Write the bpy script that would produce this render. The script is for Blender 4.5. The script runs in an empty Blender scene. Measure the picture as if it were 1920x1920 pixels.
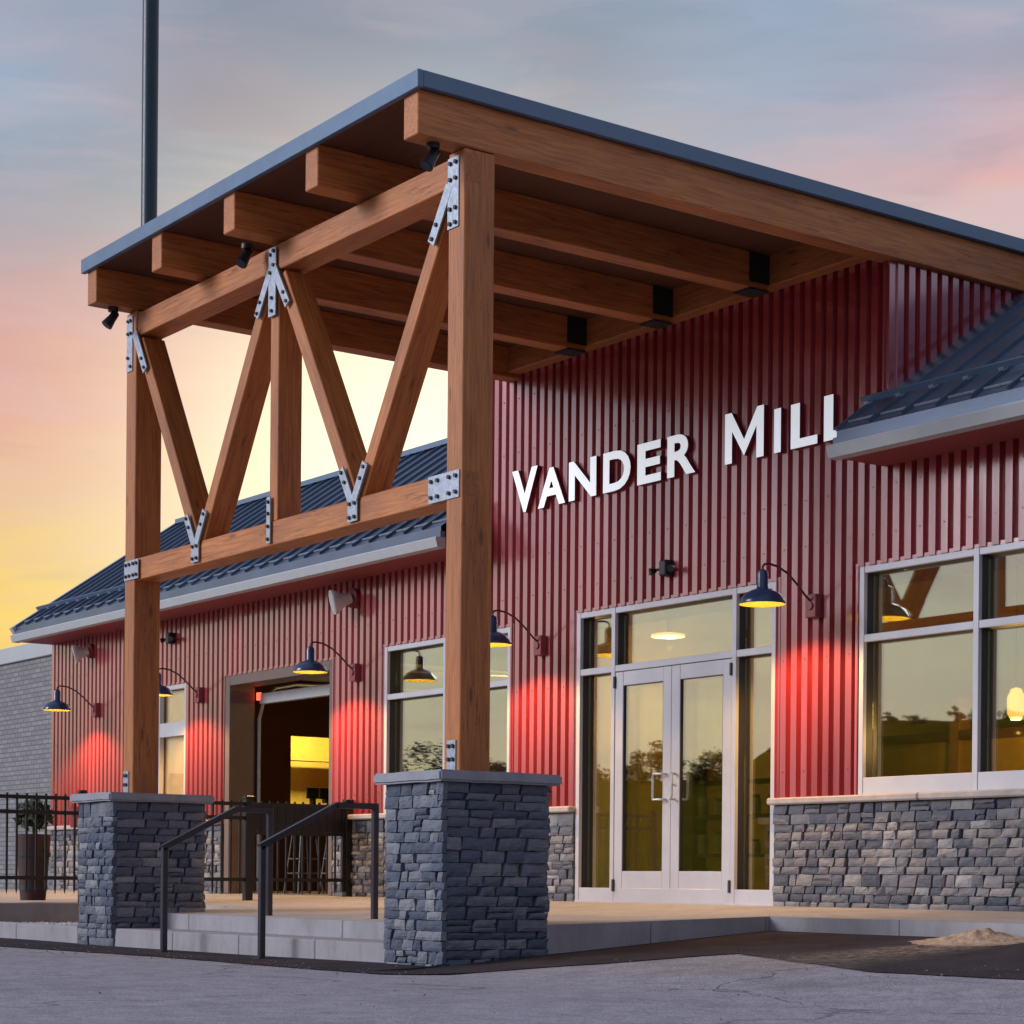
import bpy, bmesh, math, random
from mathutils import Vector, Matrix, noise
R = math.radians
rnd = random.Random(7)
sc = bpy.context.scene
col = sc.collection

# ------------------------------------------------------------------ camera
cam_d = bpy.data.cameras.new('camera')
cam = bpy.data.objects.new('camera', cam_d); col.objects.link(cam)
cam_d.sensor_width = 36; cam_d.lens = 3885 / 1920 * 36
cam_d.shift_y = (1656 - 960) / 1920
cam_d.clip_start = .05; cam_d.clip_end = 2000
yaw, pitch, roll = R(54.172), R(-.1), R(.499)
fw = Vector((-math.sin(yaw) * math.cos(pitch), math.cos(yaw) * math.cos(pitch), math.sin(pitch)))
rt = Vector((math.cos(yaw), math.sin(yaw), 0)); up = rt.cross(fw)
r2 = math.cos(roll) * rt + math.sin(roll) * up; u2 = -math.sin(roll) * rt + math.cos(roll) * up
m = Matrix((r2, u2, -fw)).transposed().to_4x4(); m.translation = Vector((14.234, -12.062, .199))
cam.matrix_world = m
sc.camera = cam

# ------------------------------------------------------------------ sky, front fill, exposure
SUN_AZ = Vector((-.835, .55, 0)).normalized()      # the sun is going down behind the building
SUN_EL = R(10.5)
def lin(r, g, b):
    f = lambda c: (c / 255 / 12.92) if c / 255 <= .04045 else ((c / 255 + .055) / 1.055) ** 2.4
    return (f(r), f(g), f(b), 1)
w = bpy.data.worlds.new('World'); sc.world = w; w.use_nodes = True
nt = w.node_tree; N = nt.nodes; L = nt.links; N.clear()
def nd(t, **k):
    n = N.new(t)
    for a, b in k.items(): setattr(n, a, b)
    return n
def mth(op, a, b=None, clamp=False):
    n = nd('ShaderNodeMath', operation=op, use_clamp=clamp)
    for i, v in enumerate((a, b)):
        if v is None: continue
        if isinstance(v, (int, float)): n.inputs[i].default_value = v
        else: L.new(v, n.inputs[i])
    return n.outputs[0]
def ramp(fac, stops):
    n = nd('ShaderNodeValToRGB'); e = n.color_ramp.elements
    while len(e) < len(stops): e.new(.5)
    for i, (p, c) in enumerate(stops): e[i].position = p; e[i].color = c
    L.new(fac, n.inputs[0]); return n.outputs[0]
def mixc(f, a, b, bt='MIX'):
    n = nd('ShaderNodeMix', data_type='RGBA', blend_type=bt)
    for i, v in ((0, f), (6, a), (7, b)):
        if isinstance(v, (int, float)): n.inputs[i].default_value = v
        elif isinstance(v, tuple): n.inputs[i].default_value = v
        else: L.new(v, n.inputs[i])
    return n.outputs[2]
tc = nd('ShaderNodeTexCoord').outputs['Generated']
sep = nd('ShaderNodeSeparateXYZ'); L.new(tc, sep.inputs[0])
z = sep.outputs[2]
dsun = nd('ShaderNodeVectorMath', operation='DOT_PRODUCT'); L.new(tc, dsun.inputs[0])
sd = Vector((SUN_AZ.x * math.cos(SUN_EL), SUN_AZ.y * math.cos(SUN_EL), math.sin(SUN_EL))); dsun.inputs[1].default_value = sd
ds = dsun.outputs['Value']
# streaky cloud noise
mp = nd('ShaderNodeMapping'); L.new(tc, mp.inputs[0]); mp.inputs['Scale'].default_value = (2.1, 2.1, 8.5); mp.inputs['Rotation'].default_value = (R(8), R(-14), 0)
cn = nd('ShaderNodeTexNoise'); L.new(mp.outputs[0], cn.inputs['Vector']); cn.inputs['Scale'].default_value = 1.7; cn.inputs['Detail'].default_value = 7; cn.inputs['Roughness'].default_value = .56; cn.inputs['Distortion'].default_value = .5
cloud = ramp(cn.outputs[0], [(.46, (0, 0, 0, 1)), (.70, (1, 1, 1, 1))])
zz = mth('ADD', z, mth('MULTIPLY', mth('SUBTRACT', cn.outputs[0], .5), .17))
sunside = ramp(zz, [(0, lin(255, 206, 60)), (.105, lin(254, 214, 84)), (.13, lin(240, 202, 124)), (.165, lin(230, 188, 150)), (.215, lin(228, 168, 150)), (.262, lin(206, 160, 162)), (.30, lin(154, 160, 174)), (.37, lin(126, 140, 162)), (.6, lin(122, 142, 174)), (1, lin(118, 138, 176))])
rside = ramp(zz, [(0, lin(235, 210, 170)), (.2, lin(226, 205, 186)), (.275, lin(212, 204, 206)), (.305, lin(236, 182, 176)), (.335, lin(210, 180, 188)), (.37, lin(160, 164, 182)), (.42, lin(142, 150, 172)), (1, lin(128, 144, 178))])
far = ramp(zz, [(0, lin(236, 220, 184)), (.07, lin(236, 226, 200)), (.12, lin(222, 222, 214)), (.19, lin(208, 202, 212)), (.34, lin(184, 182, 206)), (.6, lin(160, 170, 198)), (1, lin(140, 156, 190))])
azf = mth('MULTIPLY', mth('ADD', ds, 1), .5)
drt = nd('ShaderNodeVectorMath', operation='DOT_PRODUCT'); L.new(tc, drt.inputs[0]); drt.inputs[1].default_value = rt
sunside = mixc(ramp(drt.outputs['Value'], [(.02, (0, 0, 0, 1)), (.2, (1, 1, 1, 1))]), sunside, rside)
base = mixc(ramp(azf, [(.78, (0, 0, 0, 1)), (.98, (1, 1, 1, 1))]), far, sunside)
dim = ramp(azf, [(0, (.38, .46, .66, 1)), (.25, (.60, .65, .78, 1)), (.62, (1.0, 1.0, 1.0, 1)), (1, (1, 1, 1, 1))])
base = mixc(1, base, dim, 'MULTIPLY')
mp2 = nd('ShaderNodeMapping'); L.new(tc, mp2.inputs[0]); mp2.inputs['Scale'].default_value = (2.4, 2.4, 3.2); mp2.inputs['Location'].default_value = (.35, .1, 0)
bn_ = nd('ShaderNodeTexNoise'); L.new(mp2.outputs[0], bn_.inputs['Vector']); bn_.inputs['Scale'].default_value = 1.5; bn_.inputs['Detail'].default_value = 2
blue = mth('MULTIPLY', ramp(bn_.outputs[0], [(.34, (0, 0, 0, 1)), (.56, (1, 1, 1, 1))]), ramp(zz, [(.28, (0, 0, 0, 1)), (.34, (1, 1, 1, 1))]))
base = mixc(mth('MULTIPLY', blue, .85), base, lin(154, 178, 204))
mp3 = nd('ShaderNodeMapping'); L.new(tc, mp3.inputs[0]); mp3.inputs['Scale'].default_value = (4, 4, 20); mp3.inputs['Rotation'].default_value = (R(10), R(-16), 0)
wn = nd('ShaderNodeTexNoise'); L.new(mp3.outputs[0], wn.inputs['Vector']); wn.inputs['Scale'].default_value = 2.2; wn.inputs['Detail'].default_value = 8; wn.inputs['Roughness'].default_value = .6; wn.inputs['Distortion'].default_value = .8
base = mixc(mth('MULTIPLY', ramp(wn.outputs[0], [(.5, (0, 0, 0, 1)), (.76, (1, 1, 1, 1))]), .26), base, lin(222, 200, 202))
base = mixc(mth('MULTIPLY', ramp(wn.outputs[0], [(.28, (1, 1, 1, 1)), (.46, (0, 0, 0, 1))]), .22), base, lin(128, 136, 156))
pink = mixc(mth('MULTIPLY', mth('MULTIPLY', cloud, .68), ramp(zz, [(.2, (.3, .3, .3, 1)), (.27, (1, 1, 1, 1)), (.36, (.4, .4, .4, 1)), (.5, (.2, .2, .2, 1))])), base, lin(230, 176, 170))
glow = mth('POWER', mth('MAXIMUM', ds, 0), 150)
glow2 = mth('POWER', mth('MAXIMUM', ds, 0), 110)
skyc = mixc(mth('MULTIPLY', glow2, .22), pink, lin(255, 214, 150))
skyc = mixc(mth('MULTIPLY', glow, .95, True), skyc, (1.5, 1.38, .96, 1))
nish = nd('ShaderNodeTexSky', sky_type='NISHITA'); nish.sun_disc = False; nish.sun_elevation = SUN_EL
nish.sun_rotation = math.atan2(SUN_AZ.x, SUN_AZ.y)
nb = nd('ShaderNodeBackground'); L.new(nish.outputs[0], nb.inputs[0]); nb.inputs[1].default_value = .002
bg = nd('ShaderNodeBackground'); L.new(skyc, bg.inputs[0]); bg.inputs[1].default_value = .66
ad = nd('ShaderNodeAddShader'); L.new(bg.outputs[0], ad.inputs[0]); L.new(nb.outputs[0], ad.inputs[1])
out = nd('ShaderNodeOutputWorld'); L.new(ad.outputs[0], out.inputs[0])
street_fill_d = bpy.data.lights.new('sun', 'SUN'); street_fill_d.energy = 1.65; street_fill_d.angle = R(24); street_fill_d.color = (.88, .90, 1)
sun = bpy.data.objects.new('sun', street_fill_d); col.objects.link(sun)
KEY = Vector((-.45, -.86, .35)).normalized()      # this lamp is a soft fill added from the street side to lift the facade
sun.rotation_euler = (-KEY).to_track_quat('-Z', 'Y').to_euler()
vs = sc.view_settings; vs.view_transform = 'Standard'; vs.look = 'None'; vs.gamma = 1; vs.exposure = .5; vs.use_curve_mapping = False
sc.cycles.max_bounces = 8; sc.cycles.transparent_max_bounces = 12; sc.cycles.sample_clamp_indirect = 4
sc.cycles.use_denoising = True

# ------------------------------------------------------------------ materials
MATS = {}
class NT:
    def __init__(s, name):
        s.m = bpy.data.materials.new(name); s.m.use_nodes = True; s.t = s.m.node_tree; s.n = s.t.nodes; s.l = s.t.links
        s.b = s.n['Principled BSDF']; s.o = s.n['Material Output']
        MATS[name] = s.m
    def new(s, t, **k):
        n = s.n.new(t)
        for a, b in k.items(): setattr(n, a, b)
        return n
    def put(s, v, sock):
        if isinstance(v, bpy.types.NodeSocket): s.l.new(v, sock)
        else: sock.default_value = v
    def coords(s, kind='Object', scale=(1, 1, 1), rot=(0, 0, 0)):
        c = s.new('ShaderNodeTexCoord'); mpn = s.new('ShaderNodeMapping'); s.l.new(c.outputs[kind], mpn.inputs[0])
        mpn.inputs['Scale'].default_value = scale; mpn.inputs['Rotation'].default_value = rot; return mpn.outputs[0]
    def pos(s, scale=(1, 1, 1)):
        g = s.new('ShaderNodeNewGeometry'); mpn = s.new('ShaderNodeMapping'); s.l.new(g.outputs['Position'], mpn.inputs[0])
        mpn.inputs['Scale'].default_value = scale; return mpn.outputs[0]
    def noise(s, vec, scale, detail=4, rough=.55, dist=0):
        n = s.new('ShaderNodeTexNoise'); s.l.new(vec, n.inputs['Vector']); n.inputs['Scale'].default_value = scale
        n.inputs['Detail'].default_value = detail; n.inputs['Roughness'].default_value = rough; n.inputs['Distortion'].default_value = dist; return n.outputs[0]
    def ramp(s, f, stops):
        n = s.new('ShaderNodeValToRGB'); e = n.color_ramp.elements
        while len(e) < len(stops): e.new(.5)
        for i, (p, c) in enumerate(stops):
            e[i].position = p; e[i].color = c if len(c) == 4 else (*c, 1)
        s.l.new(f, n.inputs[0]); return n.outputs[0]
    def mix(s, f, a, b, bt='MIX'):
        n = s.new('ShaderNodeMix', data_type='RGBA', blend_type=bt)
        for i, v in ((0, f), (6, a), (7, b)):
            if isinstance(v, tuple) and len(v) == 3: v = (*v, 1)
            s.put(v, n.inputs[i])
        return n.outputs[2]
    def math(s, op, a, b=0.0, clamp=False):
        n = s.new('ShaderNodeMath', operation=op, use_clamp=clamp); s.put(a, n.inputs[0]); s.put(b, n.inputs[1]); return n.outputs[0]
    def bump(s, h, strength=.3, dist=.01):
        n = s.new('ShaderNodeBump'); n.inputs['Strength'].default_value = strength; n.inputs['Distance'].default_value = dist
        s.l.new(h, n.inputs['Height']); s.l.new(n.outputs[0], s.b.inputs['Normal'])
    def set(s, **k):
        for a, v in k.items():
            if isinstance(v, tuple) and len(v) == 3: v = (*v, 1)
            s.put(v, s.b.inputs[a.replace('_', ' ')])

def plain(name, c, rough=.5, metal=0., var=.12, scale=6, bump=0., bscale=40, spec=None, kind='Object', stretch=(1, 1, 1)):
    t = NT(name); v = t.coords(kind, stretch)
    n = t.noise(v, scale, 5, .6)
    cc = t.ramp(n, [(.25, tuple(x * (1 - var) for x in c)), (.75, tuple(min(1, x * (1 + var)) for x in c))])
    t.set(Base_Color=cc, Roughness=t.math('ADD', rough - .08, t.math('MULTIPLY', n, .16)), Metallic=metal)
    if spec is not None: t.b.inputs['IOR'].default_value = spec
    if bump: t.bump(t.noise(v, bscale, 4), bump, .01)
    return t.m

# timber: grain along each timber's own length (local X)
t = NT('timber'); v = t.coords('Object', (1.2, 22, 22)); v2 = t.coords('Object', (.7, 3, 3))
oi = t.new('ShaderNodeObjectInfo')
g = t.noise(v, 2.2, 6, .6, .6); g2 = t.noise(v2, 2.5, 3); g3 = t.noise(t.coords('Object', (.35, 1.2, 1.2)), 3, 4)
c = t.ramp(g, [(.3, (.29, .080, .018)), (.55, (.52, .178, .042)), (.8, (.66, .255, .066))])
c = t.mix(t.math('MULTIPLY', g2, .35), c, (.34, .105, .036))
c = t.mix(t.math('MULTIPLY', t.ramp(g3, [(.48, (0, 0, 0)), (.72, (1, 1, 1))]), .45), c, (.22, .075, .030))
lv = t.coords('Object', (.45, 8, 8)); ck = t.noise(lv, 3.2, 2, .5); lm = t.noise(t.coords('Object', (1, 2, 2)), 1.4, 2)
crack = t.ramp(ck, [(.488, (1, 1, 1)), (.5, (0, 0, 0)), (.512, (1, 1, 1))])
c = t.mix(t.math('MULTIPLY', t.math('SUBTRACT', 1, crack), t.ramp(lm, [(.45, (0, 0, 0)), (.6, (.8, .8, .8))])), c, (.10, .030, .012))
kn = t.new('ShaderNodeTexVoronoi', feature='F1'); t.l.new(t.coords('Object', (1.1, 5, 5)), kn.inputs['Vector']); kn.inputs['Scale'].default_value = 1.3
c = t.mix(t.ramp(kn.outputs['Distance'], [(.05, (.75, .75, .75)), (.12, (0, 0, 0))]), c, (.10, .032, .014))
hv = t.new('ShaderNodeHueSaturation'); t.l.new(c, hv.inputs['Color']); t.l.new(t.math('ADD', .80, t.math('MULTIPLY', oi.outputs['Random'], .34)), hv.inputs['Value'])
t.set(Base_Color=hv.outputs[0], Roughness=t.math('ADD', .42, t.math('MULTIPLY', g, .2)))
t.bump(t.math('ADD', t.math('MULTIPLY', g, .3), t.math('MULTIPLY', crack, .5)), .28, .004)
# red box-rib siding
t = NT('red_siding'); v = t.pos((.6, .6, .12)); n = t.noise(v, 3, 4); n2 = t.noise(t.pos((18, 18, .5)), 1.5, 3); oi = t.new('ShaderNodeObjectInfo')
c = t.ramp(n, [(.3, (.28, .013, .021)), (.7, (.39, .021, .029))])
c = t.mix(t.math('MULTIPLY', n2, .3), c, (.26, .009, .018))
hv = t.new('ShaderNodeHueSaturation'); t.l.new(c, hv.inputs['Color']); t.l.new(t.math('ADD', .86, t.math('MULTIPLY', oi.outputs['Random'], .28)), hv.inputs['Value'])
t.set(Base_Color=hv.outputs[0], Roughness=.4, IOR=1.5, Coat_Weight=1., Coat_IOR=2.65, Coat_Roughness=t.math('ADD', t.math('MULTIPLY', oi.outputs['Random'], .10), t.math('ADD', .07, t.math('MULTIPLY', n2, .16))))
t.bump(t.noise(t.pos((2.5, 2.5, .7)), 2.2, 2), .12, .02)
# stones: colour by stone
t = NT('ledge_stone'); ge = t.new('ShaderNodeNewGeometry'); oi = t.new('ShaderNodeObjectInfo'); ri = t.math('FRACT', t.math('ADD', t.math('MULTIPLY', ge.outputs['Random Per Island'], 7.31), t.math('MULTIPLY', oi.outputs['Random'], 13.7)))
v = t.pos(); n = t.noise(v, 14, 6, .65); n2 = t.noise(t.pos((1, 1, 4)), 18, 5, .7)
c = t.ramp(ri, [(0, (.065, .075, .105)), (.25, (.115, .125, .155)), (.5, (.175, .175, .195)), (.7, (.215, .207, .212)), (.86, (.27, .262, .266)), (1, (.38, .372, .372))])
c = t.mix(t.math('MULTIPLY', t.ramp(n, [(.35, (0, 0, 0)), (.75, (1, 1, 1))]), .45), c, (.12, .11, .115))
t.set(Base_Color=c, Roughness=.68); t.bump(t.math('ADD', n2, t.math('MULTIPLY', n, .7)), .8, .012)
t = NT('pier_stone'); ge = t.new('ShaderNodeNewGeometry'); oi = t.new('ShaderNodeObjectInfo'); ri = t.math('FRACT', t.math('ADD', t.math('MULTIPLY', ge.outputs['Random Per Island'], 7.31), t.math('MULTIPLY', oi.outputs['Random'], 13.7)))
n = t.noise(t.pos(), 16, 6, .65); n2 = t.noise(t.pos((1, 1, 3)), 22, 6, .75)
c = t.ramp(ri, [(0, (.075, .098, .145)), (.35, (.125, .148, .20)), (.7, (.185, .205, .255)), (.9, (.26, .272, .305)), (1, (.38, .385, .40))])
c = t.mix(t.math('MULTIPLY', t.ramp(n, [(.35, (0, 0, 0)), (.75, (1, 1, 1))]), .5), c, (.075, .08, .10))
t.set(Base_Color=c, Roughness=.62); t.bump(t.math('ADD', n2, t.math('MULTIPLY', n, .7)), 1., .014)
plain('mortar', (.07, .068, .075), .95, bump=.5)
plain('sill_stone', (.42, .38, .37), .75, var=.18, scale=9, bump=.4, bscale=60)
plain('capstone', (.30, .30, .335), .75, var=.18, scale=9, bump=.4, bscale=45)
# concrete
def concrete(name, c):
    t = NT(name); v = t.pos(); a = t.noise(v, 1.3, 5, .6); b = t.noise(v, 9, 5, .65); f = t.noise(v, 120, 2)
    cc = t.ramp(a, [(.3, tuple(x * .82 for x in c)), (.7, tuple(x * 1.1 for x in c))])
    cc = t.mix(t.math('MULTIPLY', t.ramp(b, [(.5, (0, 0, 0)), (.78, (1, 1, 1))]), .35), cc, tuple(x * .6 for x in c))
    sn = t.noise(t.pos((2.2, 2.2, .5)), 2.6, 6, .7)
    cc = t.mix(t.math('MULTIPLY', t.ramp(sn, [(.5, (0, 0, 0)), (.66, (1, 1, 1))]), .4), cc, tuple(x * .5 for x in c))
    t.set(Base_Color=cc, Roughness=.8); t.bump(t.math('ADD', b, t.math('MULTIPLY', f, .4)), .25, .008)
concrete('concrete', (.35, .33, .34)); concrete('walk_concrete', (.40, .36, .335)); concrete('retaining_concrete', (.24, .23, .24))
# old asphalt
t = NT('asphalt'); v = t.pos(); a = t.noise(v, .45, 5, .6); b = t.noise(v, 5, 6, .7); ag = t.noise(v, 95, 3, .7)
vo = t.new('ShaderNodeTexVoronoi', feature='DISTANCE_TO_EDGE'); wv = t.new('ShaderNodeVectorMath', operation='ADD')
nn = t.new('ShaderNodeTexNoise'); t.l.new(v, nn.inputs['Vector']); nn.inputs['Scale'].default_value = 1.6; nn.inputs['Detail'].default_value = 5
sc2 = t.new('ShaderNodeVectorMath', operation='SCALE'); t.l.new(nn.outputs[1], sc2.inputs[0]); sc2.inputs['Scale'].default_value = 1.1
t.l.new(v, wv.inputs[0]); t.l.new(sc2.outputs[0], wv.inputs[1]); t.l.new(wv.outputs[0], vo.inputs['Vector']); vo.inputs['Scale'].default_value = .27
cr = t.ramp(vo.outputs['Distance'], [(0, (.25, .25, .25)), (.006, (1, 1, 1))])
c = t.ramp(b, [(.30, (.27, .225, .26)), (.52, (.50, .43, .48)), (.72, (.68, .60, .65))])
c = t.mix(t.math('MULTIPLY', a, .4), c, (.31, .28, .33))
st_ = t.noise(t.pos((1, 1, 1)), .9, 6, .68)
c = t.mix(t.ramp(st_, [(.52, (0, 0, 0)), (.70, (.7, .7, .7))]), c, (.17, .15, .165))
ag2 = t.noise(v, 38, 3, .75)
c = t.mix(t.ramp(ag, [(.42, (0, 0, 0)), (.62, (1, 1, 1))]), t.mix(.5, c, (.09, .085, .095)), t.mix(.35, c, (.62, .59, .60)))
c = t.mix(t.ramp(ag2, [(.52, (0, 0, 0)), (.66, (.6, .6, .6))]), c, (.12, .11, .125))
c = t.mix(t.math('MULTIPLY', cr, 1), (.07, .062, .066), c)
t.set(Base_Color=c, Roughness=.9)
t.bump(t.math('ADD', t.math('MULTIPLY', ag, .5), t.math('ADD', t.math('MULTIPLY', b, .6), t.math('MULTIPLY', cr, .5))), .9, .02)
t = NT('new_asphalt'); v = t.pos(); b = t.noise(v, 2.5, 6, .7); ag = t.noise(v, 110, 3, .7)
c = t.ramp(b, [(.3, (.036, .028, .032)), (.7, (.075, .058, .062))])
c = t.mix(t.ramp(ag, [(.5, (0, 0, 0)), (.75, (1, 1, 1))]), c, t.mix(.2, c, (.3, .27, .28)))
t.set(Base_Color=c, Roughness=.95, IOR=1.12); t.bump(t.math('ADD', ag, b), .45, .01)
plain('sand', (.46, .31, .205), .95, var=.45, scale=25, bump=.9, bscale=45)
plain('grit', (.20, .18, .19), .9, var=.4, scale=30)
plain('gravel', (.50, .48, .50), .85, var=.3, scale=9, bump=.4)
plain('lawn', (.085, .070, .010), .95, var=.4, scale=.6, kind='Object')
plain('bark', (.07, .05, .035), .9, bump=.6)
MATS['lawn'].node_tree.nodes['Principled BSDF'].inputs['Specular IOR Level'].default_value = 0
t = NT('leaves'); ge = t.new('ShaderNodeNewGeometry'); c = t.ramp(ge.outputs['Random Per Island'], [(0, (.025, .035, .016)), (1, (.07, .085, .035))]); t.set(Base_Color=c, Roughness=.7)
plain('flower_leaves', (.10, .09, .02), .7, var=.5)
plain('roof_metal', (.115, .15, .215), .34, metal=.55, var=.12, scale=2)
plain('roof_trim', (.11, .175, .26), .42, metal=.3, var=.06)
plain('gutter', (.44, .46, .47), .5, var=.06)
plain('soffit', (.26, .045, .04), .6)
plain('galvanised', (.38, .43, .50), .38, metal=.45, var=.22, scale=24, bump=.15)
plain('bolt_steel', (.055, .05, .055), .5, metal=.6)
plain('aluminium', (.53, .525, .56), .38, metal=.15, var=.05)
plain('dark_frame', (.028, .026, .034), .4)
plain('black_metal', (.007, .006, .008), .42, var=.2)
plain('rail_metal', (.045, .042, .055), .35, metal=.3, var=.2)
plain('hanger_metal', (.012, .012, .014), .5)
plain('lamp_enamel', (.032, .050, .115), .22, var=.08)
plain('lamp_yellow', (.88, .78, .30), .5)  # the lamps' yellow light is put into the colour of their white reflectors
plain('red_paint', (.24, .05, .055), .35)
plain('arm_red', (.05, .010, .014), .4)
t = NT('sign_white'); t.set(Base_Color=(.82, .85, .88), Roughness=.4, Emission_Color=(.86, .93, 1), Emission_Strength=.34)   # glow added to keep the letter faces white under the canopy
plain('sign_red', (.16, .012, .02), .4)
plain('jamb_tan', (.15, .10, .08), .6)
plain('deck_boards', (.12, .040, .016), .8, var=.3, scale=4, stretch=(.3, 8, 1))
plain('interior_dark', (.10, .030, .016), .8)
plain('interior_wall', (.40, .28, .07), .8, var=.25, scale=1.2)
plain('interior_floor', (.16, .10, .06), .5)
plain('kitchen_wall', (.72, .56, .16), .7)
plain('drawn_blind', (.74, .58, .36), .8)
plain('cream_panel', (.66, .66, .62), .7)
plain('pole_teal', (.006, .026, .040), .4)
plain('barrel_wood', (.055, .018, .014), .7, stretch=(8, 8, .6))
plain('speaker_white', (.60, .60, .62), .5)
plain('horn_red', (.20, .02, .028), .5)
plain('booth_wood', (.34, .20, .035), .6, var=.25, stretch=(1, 1, .3))
plain('stool_wood', (.35, .16, .05), .5)
plain('bottle_glass', (.10, .13, .05), .2)
def emit(name, c, s):
    t = NT(name); t.set(Base_Color=(.8, .8, .8), Emission_Color=c, Emission_Strength=s); return t.m
emit('bulb', (1, .66, .05), 24); emit('pendant_glow', (1, .66, .16), 1.5); emit('red_led', (1, .05, .02), 3); emit('tube_glow', (1, .85, .45), 5)
# far brick
t = NT('pale_brick'); v = t.coords('Object', (1, 1, 1), (R(90), 0, 0)); bt = t.new('ShaderNodeTexBrick'); t.l.new(v, bt.inputs['Vector'])
for k, val in (('Color1', (.29, .28, .28, 1)), ('Color2', (.20, .195, .20, 1)), ('Mortar', (.10, .10, .10, 1)), ('Scale', 1), ('Brick Width', .21), ('Row Height', .072), ('Mortar Size', .009)): bt.inputs[k].default_value = val
t.set(Base_Color=t.mix(t.math('MULTIPLY', t.noise(v, 3, 5), .4), bt.outputs[0], (.22, .2, .2)), Roughness=.85); t.bump(bt.outputs[1], -.6, .012)
# coated glass
def glass(name, refl, tint):
    t = NT(name); t.n.remove(t.b)
    gl = t.new('ShaderNodeBsdfGlossy'); gl.inputs['Roughness'].default_value = .012; gl.inputs['Color'].default_value = (.93, .97, .86, 1)
    wob = t.noise(t.pos(), 1.1, 2); bn = t.new('ShaderNodeBump'); bn.inputs['Strength'].default_value = .012; bn.inputs['Distance'].default_value = .05; t.l.new(wob, bn.inputs['Height']); t.l.new(bn.outputs[0], gl.inputs['Normal'])
    tr = t.new('ShaderNodeBsdfTransparent'); tr.inputs['Color'].default_value = (*tint, 1)
    lw = t.new('ShaderNodeLayerWeight'); lw.inputs['Blend'].default_value = .12
    f = t.math('ADD', t.math('MULTIPLY', lw.outputs['Facing'], .5), refl, True)
    mx = t.new('ShaderNodeMixShader'); t.l.new(f, mx.inputs[0]); t.l.new(tr.outputs[0], mx.inputs[1]); t.l.new(gl.outputs[0], mx.inputs[2]); t.l.new(mx.outputs[0], t.o.inputs[0])
glass('coated_glass', .36, (.97, .92, .74)); glass('clear_glass', .04, (.95, .93, .88))
# thin scattered sand film
t = NT('sand_film'); v = t.pos(); t.set(Base_Color=(.42, .31, .22), Roughness=.95)
a = t.coords('Generated'); nz = t.noise(v, 16, 6, .75); tr = t.new('ShaderNodeBsdfTransparent'); mx = t.new('ShaderNodeMixShader')
at_ = t.new('ShaderNodeAttribute'); at_.attribute_name = 'spread'; t.l.new(t.math('MULTIPLY', t.ramp(nz, [(.38, (0, 0, 0)), (.62, (1, 1, 1))]), at_.outputs['Fac']), mx.inputs[0]); t.l.new(tr.outputs[0], mx.inputs[1]); t.l.new(t.b.outputs[0], mx.inputs[2]); t.l.new(mx.outputs[0], t.o.inputs[0])

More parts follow.
